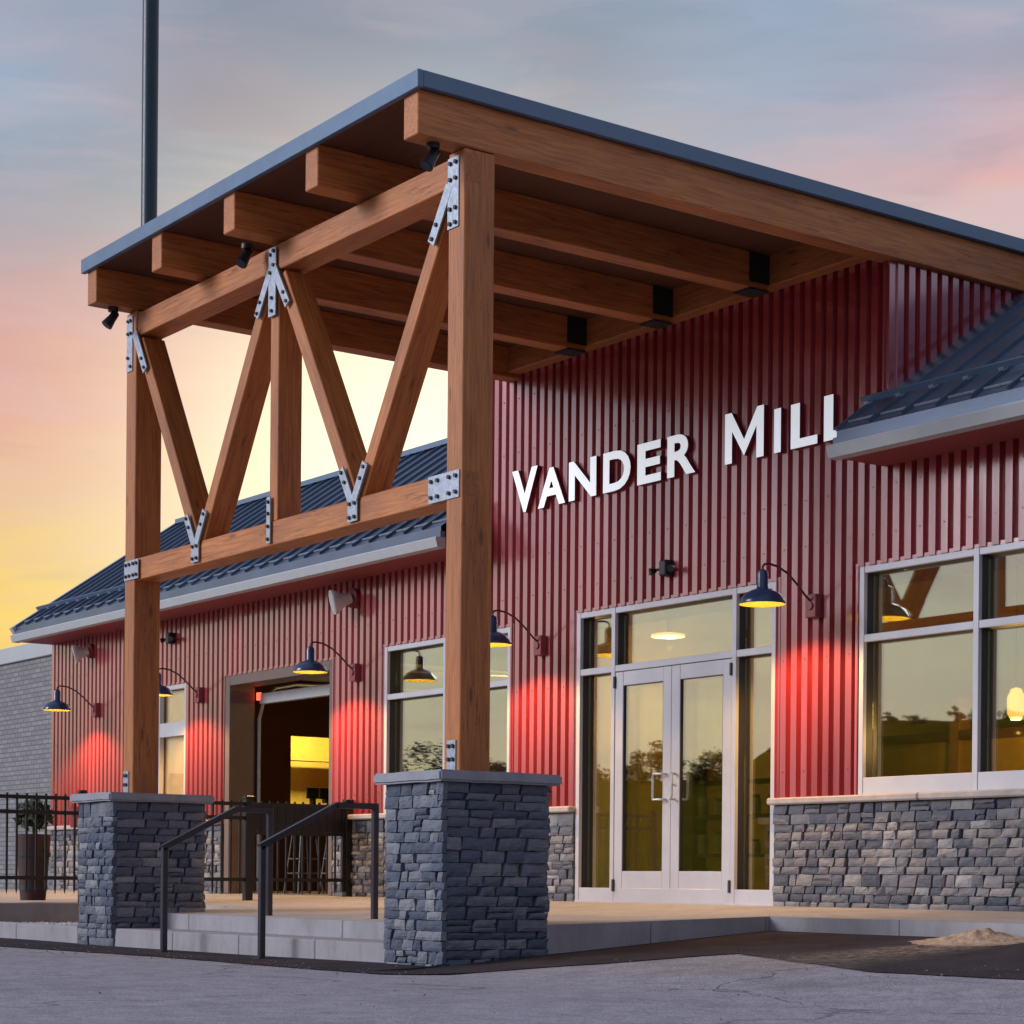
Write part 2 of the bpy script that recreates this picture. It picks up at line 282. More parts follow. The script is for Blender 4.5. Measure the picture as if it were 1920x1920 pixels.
# ------------------------------------------------------------------ builders
def tag(o, label=None, cat=None, group=None, kind=None):
    for k, v in (('label', label), ('category', cat), ('group', group), ('kind', kind)):
        if v: o[k] = v
    return o
def empty(name, loc=(0, 0, 0), label=None, cat=None, group=None, kind=None, parent=None):
    o = bpy.data.objects.new(name, None); o.empty_display_size = .2; col.objects.link(o); o.location = loc
    if parent: o.parent = parent
    return tag(o, label, cat, group, kind)
def wloc(o):
    v = Vector((0, 0, 0))
    while o: v += o.location; o = o.parent
    return v
class MB:
    def __init__(s): s.v = []; s.f = []; s.mi = []
    def quad(s, *p, mi=0):
        b = len(s.v); s.v += [Vector(q) for q in p]; s.f.append(tuple(range(b, b + len(p)))); s.mi.append(mi); return s
    def box(s, x0, x1, y0, y1, z0, z1, mi=0, bev=0):
        b = len(s.v)
        if not bev:
            s.v += [Vector((x, y, z)) for z in (z0, z1) for y in (y0, y1) for x in (x0, x1)]
            for f in ((0, 2, 3, 1), (4, 5, 7, 6), (0, 1, 5, 4), (2, 6, 7, 3), (0, 4, 6, 2), (1, 3, 7, 5)): s.f.append(tuple(b + i for i in f)); s.mi.append(mi)
            return s
        bm = bmesh.new(); bmesh.ops.create_cube(bm, size=1)
        for q in bm.verts: q.co = Vector(((x0 + x1) / 2 + q.co.x * (x1 - x0), (y0 + y1) / 2 + q.co.y * (y1 - y0), (z0 + z1) / 2 + q.co.z * (z1 - z0)))
        bmesh.ops.bevel(bm, geom=bm.edges[:], offset=bev, segments=1, affect='EDGES')
        bm.verts.index_update(); s.v += [q.co.copy() for q in bm.verts]
        for f in bm.faces: s.f.append(tuple(b + q.index for q in f.verts)); s.mi.append(mi)
        bm.free(); return s
    def bar(s, p0, p1, w, h, upv=(0, 0, 1), mi=0):
        p0 = Vector(p0); p1 = Vector(p1); d = (p1 - p0).normalized(); upv = Vector(upv)
        sd_ = d.cross(upv)
        if sd_.length < 1e-4: sd_ = d.cross(Vector((1, 0, 0)))
        sd_.normalize(); u = sd_.cross(d).normalized(); b = len(s.v)
        for p in (p0, p1):
            for a, c in ((-1, -1), (1, -1), (1, 1), (-1, 1)): s.v.append(p + sd_ * a * w / 2 + u * c * h / 2)
        for f in ((0, 1, 2, 3), (7, 6, 5, 4), (0, 4, 5, 1), (1, 5, 6, 2), (2, 6, 7, 3), (3, 7, 4, 0)): s.f.append(tuple(b + i for i in f)); s.mi.append(mi)
        return s
    def tube(s, pts, r, n=10, mi=0, cap=True):
        pts = [Vector(p) for p in pts]; b = len(s.v); k = len(pts); rr = r if isinstance(r, (list, tuple)) else [r] * k
        prev = None
        for i, p in enumerate(pts):
            d = (pts[min(i + 1, k - 1)] - pts[max(i - 1, 0)]).normalized()
            if prev is None:
                a = d.orthogonal().normalized()
            else:
                a = (prev - d * prev.dot(d)).normalized()
            prev = a; c = d.cross(a)
            for j in range(n): t_ = 2 * math.pi * j / n; s.v.append(p + (a * math.cos(t_) + c * math.sin(t_)) * rr[i])
        for i in range(k - 1):
            for j in range(n): q = (j + 1) % n; s.f.append((b + i * n + j, b + i * n + q, b + (i + 1) * n + q, b + (i + 1) * n + j)); s.mi.append(mi)
        if cap:
            s.f.append(tuple(b + j for j in range(n - 1, -1, -1))); s.mi.append(mi); s.f.append(tuple(b + (k - 1) * n + j for j in range(n))); s.mi.append(mi)
        return s
    def lathe(s, prof, c=(0, 0, 0), n=28, mi=0):
        b = len(s.v); c = Vector(c)
        for r, zq in prof:
            for j in range(n): t_ = 2 * math.pi * j / n; s.v.append(c + Vector((r * math.cos(t_), r * math.sin(t_), zq)))
        for i in range(len(prof) - 1):
            for j in range(n): q = (j + 1) % n; s.f.append((b + i * n + j, b + i * n + q, b + (i + 1) * n + q, b + (i + 1) * n + j)); s.mi.append(mi)
        return s
    def prism(s, poly, y0, y1, mi=0):   # polygon in XZ pushed along Y
        b = len(s.v); n = len(poly)
        s.v += [Vector((x, y0, q)) for x, q in poly] + [Vector((x, y1, q)) for x, q in poly]
        s.f.append(tuple(b + i for i in range(n))); s.f.append(tuple(b + n + i for i in range(n - 1, -1, -1))); s.mi += [mi, mi]
        for i in range(n): q = (i + 1) % n; s.f.append((b + i, b + n + i, b + n + q, b + q)); s.mi.append(mi)
        return s
    def build(s, name, mats, parent=None, smooth=False, loc=None, fix=True):
        me = bpy.data.meshes.new(name)
        off = wloc(parent) if parent else Vector((0, 0, 0))
        if loc is not None: off = off + Vector(loc)
        me.from_pydata([v - off for v in s.v], [], s.f)
        for mm in (mats if isinstance(mats, (list, tuple)) else [mats]): me.materials.append(MATS[mm])
        me.polygons.foreach_set('material_index', s.mi)
        if smooth: me.polygons.foreach_set('use_smooth', [True] * len(me.polygons))
        if fix:
            bm = bmesh.new(); bm.from_mesh(me); bmesh.ops.recalc_face_normals(bm, faces=bm.faces[:]); bm.to_mesh(me); bm.free()
        if smooth: me.set_sharp_from_angle(angle=R(40))
        o = bpy.data.objects.new(name, me); col.objects.link(o)
        if parent: o.parent = parent
        if loc is not None: o.location = loc
        return o
def bx(name, mat, parent, x0, x1, y0, y1, z0, z1, bev=0): return MB().box(x0, x1, y0, y1, z0, z1, 0, bev).build(name, mat, parent)
def timber(name, p0, p1, w_, h_, parent, mat='timber', bev=.006, upv=(0, 0, 1)):
    """box from p0 to p1; local X runs along the grain; w_ across, h_ along upv"""
    p0 = Vector(p0); p1 = Vector(p1); d = (p1 - p0); ln = d.length; d.normalize(); u = Vector(upv)
    sdv = u.cross(d)
    if sdv.length < 1e-3: sdv = Vector((0, 1, 0))
    sdv.normalize(); u = d.cross(sdv)
    o = MB().box(-ln / 2, ln / 2, -w_ / 2, w_ / 2, -h_ / 2, h_ / 2, 0, bev).build(name, mat)
    mt = Matrix((d, sdv, u)).transposed().to_4x4(); mt.translation = (p0 + p1) / 2 - (wloc(parent) if parent else Vector((0, 0, 0)))
    o.parent = parent; o.matrix_local = mt
    return o
def copy_tree(o, parent=None):
    c_ = o.copy(); col.objects.link(c_); c_.parent = parent
    for ch in list(o.children): copy_tree(ch, c_)
    return c_

# ------------------------------------------------------------------ ground
def pz(y): a = abs(y); return -.036 * min(a, 1.57) - .025 * max(0, a - 1.57)
def sm(a, b, x): t_ = max(0, min(1, (x - a) / (b - a))); return t_ * t_ * (3 - 2 * t_)
def gz(x, y):
    t_ = max(0, min(1, (y + 4.75) / 3.18)); rise = .236 * t_ * sm(0, 2.4, x)
    near = sm(40, 12, math.hypot(x - 5, y + 6))
    return -.402 + rise + near * .010 * noise.noise(Vector((x * .45, y * .45, 1.3)))
xs = [-600, -250, -120, -60, -30, -16] + [-10 + .4 * i for i in range(66)] + [18, 24, 40, 80, 200, 600]
ys = [-600, -250, -120, -60, -32, -22] + [-16 + .4 * i for i in range(39)] + [2, 8, 20, 60, 200, 600]
mb = MB(); mb.v = [Vector((x, y, gz(x, y))) for y in ys for x in xs]; nx = len(xs)
mb.f = [(j * nx + i, j * nx + i + 1, (j + 1) * nx + i + 1, (j + 1) * nx + i) for j in range(len(ys) - 1) for i in range(nx - 1)]; mb.mi = [0] * len(mb.f)
tag(mb.build('car_park_asphalt', 'asphalt', smooth=True), kind='structure')
# fresh asphalt along steps and kerb
pts = [(-9, -5.35), (-5, -5.42), (-2, -5.30), (0, -5.22), (2.2, -5.16), (3.3, -5.18), (3.55, -4.95), (3.62, -4.5), (3.75, -4.15), (3.92, -3.85), (4.06, -3.3), (4.18, -3.0), (4.9, -3.25), (5.9, -3.55), (7, -3.5), (11, -3.4)]
def yo(x):
    for (a, b), (c_, d_) in zip(pts, pts[1:]):
        if a <= x <= c_: return b + (d_ - b) * (x - a) / (c_ - a) + .03 * noise.noise(Vector((x * 3.1, 0, 0)))
mb = MB(); X = sorted(set([-9 + .1 * i for i in range(200)] + [2.949, 2.951])); K = 8
for x in X:
    yi = -4.44 if x < 2.95 else -1.56
    for k in range(K + 1):
        y = yi + (yo(x) - yi) * k / K; mb.v.append(Vector((x, y, gz(x, y) + .006)))
mb.f = [(i * (K + 1) + k, i * (K + 1) + k + 1, (i + 1) * (K + 1) + k + 1, (i + 1) * (K + 1) + k) for i in range(len(X) - 1) for k in range(K)]; mb.mi = [0] * len(mb.f)
tag(mb.build('asphalt_patch', 'new_asphalt', smooth=True), kind='structure')

# plaza and pavement slabs
pl = empty('entrance_plaza', (0, 0, -.1), kind='structure')
def slab(name, mat, parent, x0, x1, y0, y1, thick=.4, gap=.004):
    x0 += gap; x1 -= gap; y0 += gap; y1 -= gap
    mb = MB(); n = 6; b = 0; yy = [y0 + (y1 - y0) * i / n for i in range(n + 1)]
    top = [[(x, y, pz(y)) for x in (x0, x1)] for y in yy]
    for i in range(n): mb.quad(top[i][0], top[i][1], top[i + 1][1], top[i + 1][0])
    for i in range(n):
        mb.quad(top[i][0], top[i + 1][0], (x0, yy[i + 1], -thick), (x0, yy[i], -thick)); mb.quad(top[i][1], (x1, yy[i], -thick), (x1, yy[i + 1], -thick), top[i + 1][1])
    mb.quad(top[0][0], (x0, y0, -thick), (x1, y0, -thick), top[0][1]); mb.quad(top[n][0], top[n][1], (x1, y1, -thick), (x0, y1, -thick))
    o = mb.build(name, mat, parent, fix=False); bm = bmesh.new(); bm.from_mesh(o.data); bmesh.ops.remove_doubles(bm, verts=bm.verts[:], dist=1e-5); bmesh.ops.recalc_face_normals(bm, faces=bm.faces[:]); bm.to_mesh(o.data); bm.free(); return o
gx = [-5.35, -2.9, -1.45, 0, 1.45, 2.78]
gy = [-3.88, -2.6, -1.3, .06]
for i in range(len(gx) - 1):
    for j in range(3):
        if i == 0 and j == 0: continue
        slab('slab', 'walk_concrete', pl, gx[i], gx[i + 1], gy[j], gy[j + 1])
# kerb blocks round the plaza (right edge and the edge of the pavement)
ky = [-3.62, -2.7, -1.6]
for a, b in zip(ky, ky[1:]): slab('kerb_block', 'concrete', pl, 2.78, 2.95, a, b, .5)
slab('kerb_block', 'concrete', pl, 2.78, 2.95, -1.6, -1.42, .5)
pv = empty('pavement', (5, -.8, -.1), kind='structure')
kx = [2.95, 4.25, 5.6, 6.9, 8.2, 9.5]
for a, b in zip(kx, kx[1:]):
    slab('kerb_block', 'concrete', pv, a, b, -1.574, -1.42, .5); slab('slab', 'walk_concrete', pv, a, b, -1.42, .06)
slab('slab', 'walk_concrete', pv, 2.78, 2.95, -1.42, .06)
# steps between the piers
st = empty('entrance_steps', (0, -4.2, -.4), kind='structure')
def block(name, x0, x1, y0, y1, z0, z1): return bx(name, 'concrete', st, x0 + .003, x1 - .003, y0, y1, z0, z1, .008)
sx = [-2.14, -1.0, .12, 1.27, 2.26]
for a, b in zip(sx, sx[1:]): block('step_block', a, b, -4.455, -4.02, -.5, -.247)
sx2 = [-2.9, -1.55, -.25, .95, 2.24]
for a, b in zip(sx2, sx2[1:]): block('step_block', a, b, -4.03, -3.884, -.5, pz(-4) + .001)
# left: kerb, gravel bed, retaining edge, patio
kb = empty('planting_kerb', (-5, -4.4, -.4), 'low pale concrete kerb in front of the gravel bed left of the stone pier', 'kerb')
for a, b in zip([-8.6, -7.2, -5.6, -4.25], [-7.2, -5.6, -4.25, -2.86]): bx('kerb_block', 'concrete', kb, a + .003, b - .003, -4.45, -4.31, -.55, -.25, .01)
rw = empty('patio_slab', (-8, -2, -.3), kind='structure')
slab('slab', 'walk_concrete', rw, -10.2, -5.36, -4.3, .06, .5); slab('slab', 'walk_concrete', rw, -16, -10.2, -4.3, .06, .5)
bx('retaining_edge', 'retaining_concrete', rw, -5.36, -5.28, -4.3, -2.62, -.55, -.075, .006)
mb = MB(); g_r = random.Random(3)
mb.quad((-5.28, -4.31, -.30), (-2.82, -4.31, -.30), (-2.82, -2.6, -.27), (-5.28, -2.6, -.27))
for i in range(900):
    x = g_r.uniform(-5.24, -2.86); y = g_r.uniform(-4.3, -2.7); r_ = g_r.uniform(.016, .045); hgt = -.285 + .10 * sm(-4.3, -2.9, x) * sm(-4.35, -4.0, y)
    b = len(mb.v); rot = Matrix.Rotation(g_r.uniform(0, 6), 3, 'Z')
    for p in ((1, 0, 0), (0, 1, 0), (-1, 0, 0), (0, -1, 0), (.1, .1, 1), (0, 0, -.6)):
        q = rot @ Vector(p); mb.v.append(Vector((x, y, hgt)) + Vector((q.x * r_ * g_r.uniform(.8, 1.4), q.y * r_ * g_r.uniform(.7, 1.2), q.z * r_ * .75)))
    for f in ((0, 1, 4), (1, 2, 4), (2, 3, 4), (3, 0, 4), (1, 0, 5), (2, 1, 5), (3, 2, 5), (0, 3, 5)): mb.f.append(tuple(b + k for k in f)); mb.mi.append(0)
tag(mb.build('gravel', 'gravel'), 'pale stones filling the bed beside the left pier', 'gravel', kind='stuff')

# ------------------------------------------------------------------ stonework
def stone_mesh(mb, o, u, v, n, x0, x1, z0, z1, d, rg):
    """one rough stone: face spanned by u (across) and v (up), standing d out along n"""
    nu = max(3, min(6, int((x1 - x0) / .05) + 2)); nv = 4; b = len(mb.v); gap = .0022
    sk = [rg.uniform(-.020, .020) for _ in range(4)]; zs_ = rg.uniform(-.007, .007); tilt = rg.uniform(-.008, .008); tl2 = rg.uniform(-.005, .005)
    sd_ = Vector((rg.uniform(0, 90), rg.uniform(0, 90), rg.uniform(0, 90)))
    for j in range(nv):
        for i in range(nu):
            fu = i / (nu - 1); fv = j / (nv - 1)
            a = x0 + gap + (x1 - x0 - 2 * gap) * fu; c_ = z0 + gap + (z1 - z0 - 2 * gap) * fv
            edge = i in (0, nu - 1) or j in (0, nv - 1)
            if i == 0: a += abs(sk[0]) * fv + abs(sk[2]) * .3
            if i == nu - 1: a -= abs(sk[1]) * (1 - fv)
            c_ += zs_ * (fu - .5) * (1 if j else .6)
            if 0 < i < nu - 1 and edge: c_ += noise.noise(sd_ + Vector((fu * 5, fv * 3, 0))) * .005
            h = d + tilt * (fu - .5) * 2 + tl2 * (fv - .5) * 2 + noise.noise(sd_ + Vector((a * 22, c_ * 26, 2))) * .006
            if edge: h -= .005 + .006 * rg.random()
            mb.v.append(o + u * a + v * c_ + n * h)
    for j in range(nv - 1):
        for i in range(nu - 1): mb.f.append((b + j * nu + i, b + j * nu + i + 1, b + (j + 1) * nu + i + 1, b + (j + 1) * nu + i)); mb.mi.append(0)
    ring = [b + i for i in range(nu)] + [b + j * nu + nu - 1 for j in range(1, nv)] + [b + (nv - 1) * nu + i for i in range(nu - 2, -1, -1)] + [b + j * nu for j in range(nv - 2, 0, -1)]
    b2 = len(mb.v)
    for q in ring:
        p = mb.v[q]; dd = (p - o).dot(n); mb.v.append(p - n * (dd + .01))
    k = len(ring)
    for i in range(k): mb.f.append((ring[i], b2 + i, b2 + (i + 1) % k, ring[(i + 1) % k])); mb.mi.append(0)
def layout(wd, ht, rg, hr=(.048, .090), wr=(.09, .27)):
    """courses of ledge stone; some stones split into two thin ones"""
    res = []; zc = 0
    while zc < ht - .001:
        h = rg.uniform(*hr)
        if ht - zc - h < hr[0]: h = ht - zc
        if h > hr[1] * 1.45: h /= 2
        xc = 0
        while xc < wd - .001:
            ww = rg.uniform(*wr)
            if wd - xc - ww < wr[0] * .75: ww = wd - xc
            if h > .075 and rg.random() < .12:
                k = rg.uniform(.38, .62); res += [(xc, xc + ww, zc, zc + h * k), (xc, xc + ww, zc + h * k, zc + h)]
            else: res.append((xc, xc + ww, zc, zc + h))
            xc += ww
        zc += h
    return res
def stone_face(parent, o, u, v, n, wd, ht, rg, joined=False, dep=(.026, .046), mat='ledge_stone', **k):
    o = Vector(o); u = Vector(u); v = Vector(v); n = Vector(n); mbj = MB()
    for (a, b, c_, d_) in layout(wd, ht, rg, **k):
        mb = mbj if joined else MB()
        stone_mesh(mb, o, u, v, n, a, b, c_, d_, rg.uniform(*dep), rg)
        if not joined: mb.build('stone', mat, parent, fix=False)
    if joined: tag(mbj.build('stone_courses', mat, parent, fix=False), kind='stuff')
U = Vector((0, 0, 1))
def capstone(parent, x0, x1, y0, y1, z0, z1, seed):
    bm = bmesh.new(); bmesh.ops.create_cube(bm, size=1)
    for q in bm.verts: q.co = Vector(((x0 + x1) / 2 + q.co.x * (x1 - x0), (y0 + y1) / 2 + q.co.y * (y1 - y0), (z0 + z1) / 2 + q.co.z * (z1 - z0)))
    bmesh.ops.bevel(bm, geom=bm.edges[:], offset=.014, segments=2, affect='EDGES')
    bmesh.ops.subdivide_edges(bm, edges=[e for e in bm.edges if e.calc_length() > .3], cuts=9, use_grid_fill=True)
    for q in bm.verts: q.co += Vector([noise.noise(q.co * 7 + Vector((seed, i * 9, 0))) * .005 for i in range(3)])
    off = wloc(parent)
    for q in bm.verts: q.co -= off
    me = bpy.data.meshes.new('capstone'); bm.to_mesh(me); bm.free(); me.materials.append(MATS['capstone'])
    o = bpy.data.objects.new('capstone', me); col.objects.link(o); o.parent = parent; return o
def pier(cx, cy, zb, zt, label, seed):
    t_ = empty('stone_pier', (cx, cy, zb), label, 'stone pier', 'stone piers carrying the timber posts')
    hx, hy = .345, .43; rg = random.Random(seed)
    bx('core', 'mortar', t_, cx - hx + .015, cx + hx - .015, cy - hy + .015, cy + hy - .015, zb, zt)
    e = .03
    stone_face(t_, (cx - hx + .01, cy - hy + .01, zb), (1, 0, 0), U, (0, -1, 0), 2 * hx + e - .01, zt - zb - .002, rg, mat='pier_stone', wr=(.08, .22))
    stone_face(t_, (cx + hx - .01, cy - hy + .012, zb), (0, 1, 0), U, (1, 0, 0), 2 * hy - .012, zt - zb - .002, rg, mat='pier_stone', wr=(.10, .30))
    stone_face(t_, (cx - hx + .01, cy + hy, zb), (0, -1, 0), U, (-1, 0, 0), 2 * hy, zt - zb - .002, rg, joined=True, mat='pier_stone')
    stone_face(t_, (cx + hx, cy + hy - .01, zb), (-1, 0, 0), U, (0, 1, 0), 2 * hx, zt - zb - .002, rg, joined=True, mat='pier_stone')
    capstone(t_, cx - hx - .072, cx + hx + .072, cy - hy - .072, cy + hy + .072, zt, zt + .075, seed)
    return t_
pier(2.585, -4.035, -.42, .84, 'stacked grey stone pier right of the steps, under the nearer timber post', 21)
pier(-2.455, -4.035, -.42, .84, 'stacked grey stone pier left of the steps, under the farther timber post', 22)

# ------------------------------------------------------------------ building
bd = empty('red_building', (0, 2, 0), 'long red ribbed metal building with a stone base and grey metal roofs', 'building')
WT = .16
XL, XR = -13.7, 9.5; TL, TR = -2.88, 2.59; ZE = 3.52; ZT = 5.44
OPEN = [(-10.4, -9.5, 0, 2.66), (-8.45, -5.88, 0, 2.66), (-4.8, -2.46, .9, 2.71), (-1.385, 1.365, 0, 2.735), (2.335, 4.76, .9, 2.74)]
def top_at(x): return ZT if TL < x < TR else ZE
xb = sorted(set([XL, TL, TR, XR] + [v for o_ in OPEN for v in o_[:2]]))
rects = []
for a, b in zip(xb, xb[1:]):
    mid = (a + b) / 2; op = [o_ for o_ in OPEN if o_[0] <= mid <= o_[1]]
    zt_ = top_at(mid)
    if op:
        if op[0][2] > 0: rects.append((a, b, -.1, op[0][2]))
        rects.append((a, b, op[0][3], zt_))
    else: rects.append((a, b, -.1, zt_))
mb = MB()
for a, b, c_, d_ in rects: mb.box(a, b, 0, WT, c_, d_)
mb.build('wall_core', 'interior_dark', bd)
# ribbed siding, sheet by sheet
PER = .127; DEP = .054
def prof(s0, s1):
    ps = []; k0 = math.floor(s0 / PER) - 1
    k = k0
    while k * PER < s1 + PER:
        b = k * PER
        ps += [(b, 0), (b + .024, 0), (b + .036, DEP), (b + .104, DEP)]; k += 1
        ps.append((b + PER - .011, .001))
    def h(s):
        for (a, ha), (c_, hc) in zip(ps, ps[1:]):
            if a <= s <= c_: return ha + (hc - ha) * (s - a) / max(1e-6, c_ - a)
        return 0
    q = [(s0, h(s0))] + [p for p in ps if s0 < p[0] < s1] + [(s1, h(s1))]
    return q
def siding(parent, org, ax, nrm, s0, s1, z0, z1, name='siding_sheet'):
    org = Vector(org); ax = Vector(ax); nrm = Vector(nrm); step = PER * 7
    k = math.floor(s0 / step)
    while k * step < s1:
        a = max(s0, k * step); b = min(s1, (k + 1) * step); k += 1
        if b - a < .01: continue
        mb = MB(); q = prof(a, b)
        off = .0006 * (k % 2)
        for (p, h1), (p2, h2) in zip(q, q[1:]):
            A = org + ax * p + nrm * (h1 + off); B = org + ax * p2 + nrm * (h2 + off)
            mb.quad(A + U * z0, B + U * z0, B + U * z1, A + U * z1)
        mb.build(name, 'red_siding', parent, fix=False)
ZS = .905
sw = empty('ribbed_siding', (0, 0, 1), parent=None); sw.parent = bd; sw.location = (0, -2, 1)
for a, b, c_, d_ in rects:
    if d_ <= ZS: continue
    siding(sw, (0, -.004, 0), (1, 0, 0), (0, -1, 0), a, b, max(c_, ZS), d_ - .0)
siding(sw, (TR + .004, 0, 0), (0, 1, 0), (1, 0, 0), .02, 6, 3.6, ZT)
siding(sw, (TL - .004, 0, 0), (0, -1, 0), (-1, 0, 0), -6, -.02, 3.6, ZT)
bx('corner_trim', 'red_siding', sw, TR - .03, TR + .042, -.043, .03, ZE - .1, ZT - .02)
bx('corner_trim', 'red_siding', sw, TL - .042, TL + .03, -.043, .03, ZE + .3, ZT - .02)
bx('corner_trim', 'red_siding', sw, XL - .03, XL + .04, -.043, .03, ZS, ZE)
for (a, b, c_, d_) in OPEN:   # drip flashing over and red trim beside each opening
    bx('trim', 'red_siding', sw, a - .045, b + .045, -.046, -.002, d_ - .004, d_ + .028)
    for x in (a - .045, b): bx('trim', 'red_siding', sw, x, x + .045, -.044, -.002, max(ZS, c_), d_ - .006)
# tall part sides and backs, wings' ends
mb = MB(); mb.box(TR - .15, TR - .001, WT + .001, 6, 3.4, ZT); mb.box(TL + .001, TL + .15, WT + .001, 6, 3.4, ZT); mb.box(TL, TR, 5.85, 6, 3.4, ZT)
mb.box(XL, XL + .15, WT + .001, 7.8, -.1, ZE); mb.box(XR - .15, XR, WT + .001, 7.8, -.1, ZE); mb.box(XL, XR, 7.801, 7.95, -.1, ZE)
mb.build('inner_walls', 'interior_wall', bd)
# stone base with sill
sb = empty('stone_base', (0, -2, 0)); sb.parent = bd
rg = random.Random(5)
def base_run(a, b, joined):
    bx('backing', 'mortar', sb, a, b, -.045, -.002, -.15, .845)
    stone_face(sb, (a, -.035, pz(0) - .02), (1, 0, 0), U, (0, -1, 0), b - a, .862, rg, joined=joined, dep=(.03, .052), wr=(.09, .24), hr=(.055, .098))
def sill(a, b): bx('sill', 'sill_stone', sb, a, b, -.13, -.005, .845, .902, .012)
for a, b, j in ((XL, -10.46, True), (-9.44, -8.49, False), (-5.84, -4.75, False), (-4.75, -1.95, True), (-1.95, -1.39, False), (1.37, 4.9, False), (4.9, XR, True)): base_run(a, b, j)
for a, b in ((XL, -10.45), (-9.45, -8.5), (-5.84, -1.39), (1.345, 3.05), (3.056, 4.75), (4.756, 6.5), (6.506, XR)): sill(a, b)

# roofs of the two wings
PIT = .69
def rz(y): return 4.115 + PIT * y
def wing_roof(x0, x1, seamoff):
    r_ = empty('metal_roof', (0, 0, 0)); r_.parent = bd; r_.location = (0, -2, 0)
    ye, yr = -.58, 1.98; dn = Vector((0, -PIT, 1)).normalized(); th = .05
    step = .335; n = int(round((x1 - x0) / step)); step = (x1 - x0) / n
    for i in range(n):
        a = x0 + i * step; b = a + step; mb = MB()
        p = [Vector((a, ye, rz(ye))), Vector((b, ye, rz(ye))), Vector((b, yr, rz(yr))), Vector((a, yr, rz(yr)))]
        mb.quad(*p)
        for q0, q1 in ((p[0], p[1]),): mb.quad(q0 - U * th, q1 - U * th, q1, q0)
        # standing seam on the left edge of the sheet
        for s_ in (-.009, .009):
            pass
        A = p[0] + Vector((.0, 0, 0)); Bq = p[3]
        o1 = Vector((-.009, 0, 0)); o2 = Vector((.009, 0, 0)); hh = dn * .03
        mb.quad(A + o1, Bq + o1, Bq + o1 + hh, A + o1 + hh); mb.quad(A + o2, A + o2 + hh, Bq + o2 + hh, Bq + o2); mb.quad(A + o1 + hh, Bq + o1 + hh, Bq + o2 + hh, A + o2 + hh); mb.quad(A + o1, A + o1 + hh, A + o2 + hh, A + o2)
        mb.build('roof_sheet', 'roof_metal', r_, fix=False)
    # far slope, ridge cap
    mb = MB(); mb.quad((x0, yr, rz(yr)), (x1, yr, rz(yr)), (x1, 8.4, rz(yr) - .3 * (8.4 - yr)), (x0, 8.4, rz(yr) - .3 * (8.4 - yr))); mb.build('back_slope', 'roof_metal', r_, fix=False)
    bx('ridge_cap', 'roof_trim', r_, x0 - .02, x1 + .02, yr - .09, yr + .09, rz(yr) - .03, rz(yr) + .035)
    # snow rail with clamps
    ys_ = -.22; c0 = Vector((0, ys_, rz(ys_))) + dn * .062
    MB().bar((x0 - .05, c0.y, c0.z), (x1 + .02, c0.y, c0.z), .028, .045, dn).build('snow_rail', 'roof_trim', r_)
    for i in range(n + 1):
        a = x0 + i * step; MB().bar(Vector((a, ys_, rz(ys_))) + dn * .02, Vector((a, ys_, rz(ys_))) + dn * .05, .05, .05, (0, 1, 0)).build('rail_clamp', 'galvanised', r_)
        q = Vector((a, -.47, rz(-.47))) + dn * .012
        MB().bar(q + Vector((.03, 0, 0)), q + Vector((step - .05, 0, 0)), .018, .014, dn).build('snow_guard', 'galvanised', r_)
    # eave: drip edge, gutter, soffit
    MB().box(x0 - .02, x1 + .02, -.60, -.545, 3.60, rz(-.58) - .052).build('drip_edge', 'roof_metal', r_)
    g_ = MB(); pr = [(-.545, 3.60), (-.655, 3.60), (-.665, 3.585), (-.64, 3.50), (-.545, 3.495)]
    b0 = len(g_.v); k = len(pr)
    for x in (x0 - .03, x1 + .03):
        g_.v += [Vector((x, y, zq)) for y, zq in pr]
    for i in range(k): q = (i + 1) % k; g_.f.append((i, q, k + q, k + i)); g_.mi.append(0)
    g_.f.append(tuple(range(k))); g_.f.append(tuple(range(2 * k - 1, k - 1, -1))); g_.mi += [0, 0]
    g_.build('gutter', 'gutter', r_)
    bx('soffit', 'soffit', r_, x0, x1, -.544, -.04, 3.505, 3.53)
    return r_
wing_roof(-13.72, -2.93, 0)
rr = wing_roof(2.60, XR + .3, 0)
# gable of the left wing: barge board + triangular wall
mb = MB(); mb.v = [Vector(p) for p in ((XL, .05, ZE), (XL, 7.9, ZE), (XL, 1.98, rz(1.98) - .1), (XL + .12, .05, ZE), (XL + .12, 7.9, ZE), (XL + .12, 1.98, rz(1.98) - .1))]
mb.f = [(0, 1, 2), (3, 5, 4), (0, 2, 5, 3), (1, 4, 5, 2)]; mb.mi = [0] * 4; mb.build('gable_wall', 'red_siding', bd)
MB().bar((-13.78, -.6, rz(-.6) - .07), (-13.78, 2.0, rz(2.0) - .07), .10, .17, (0, 0, 1)).build('barge_board', 'gutter', bd)

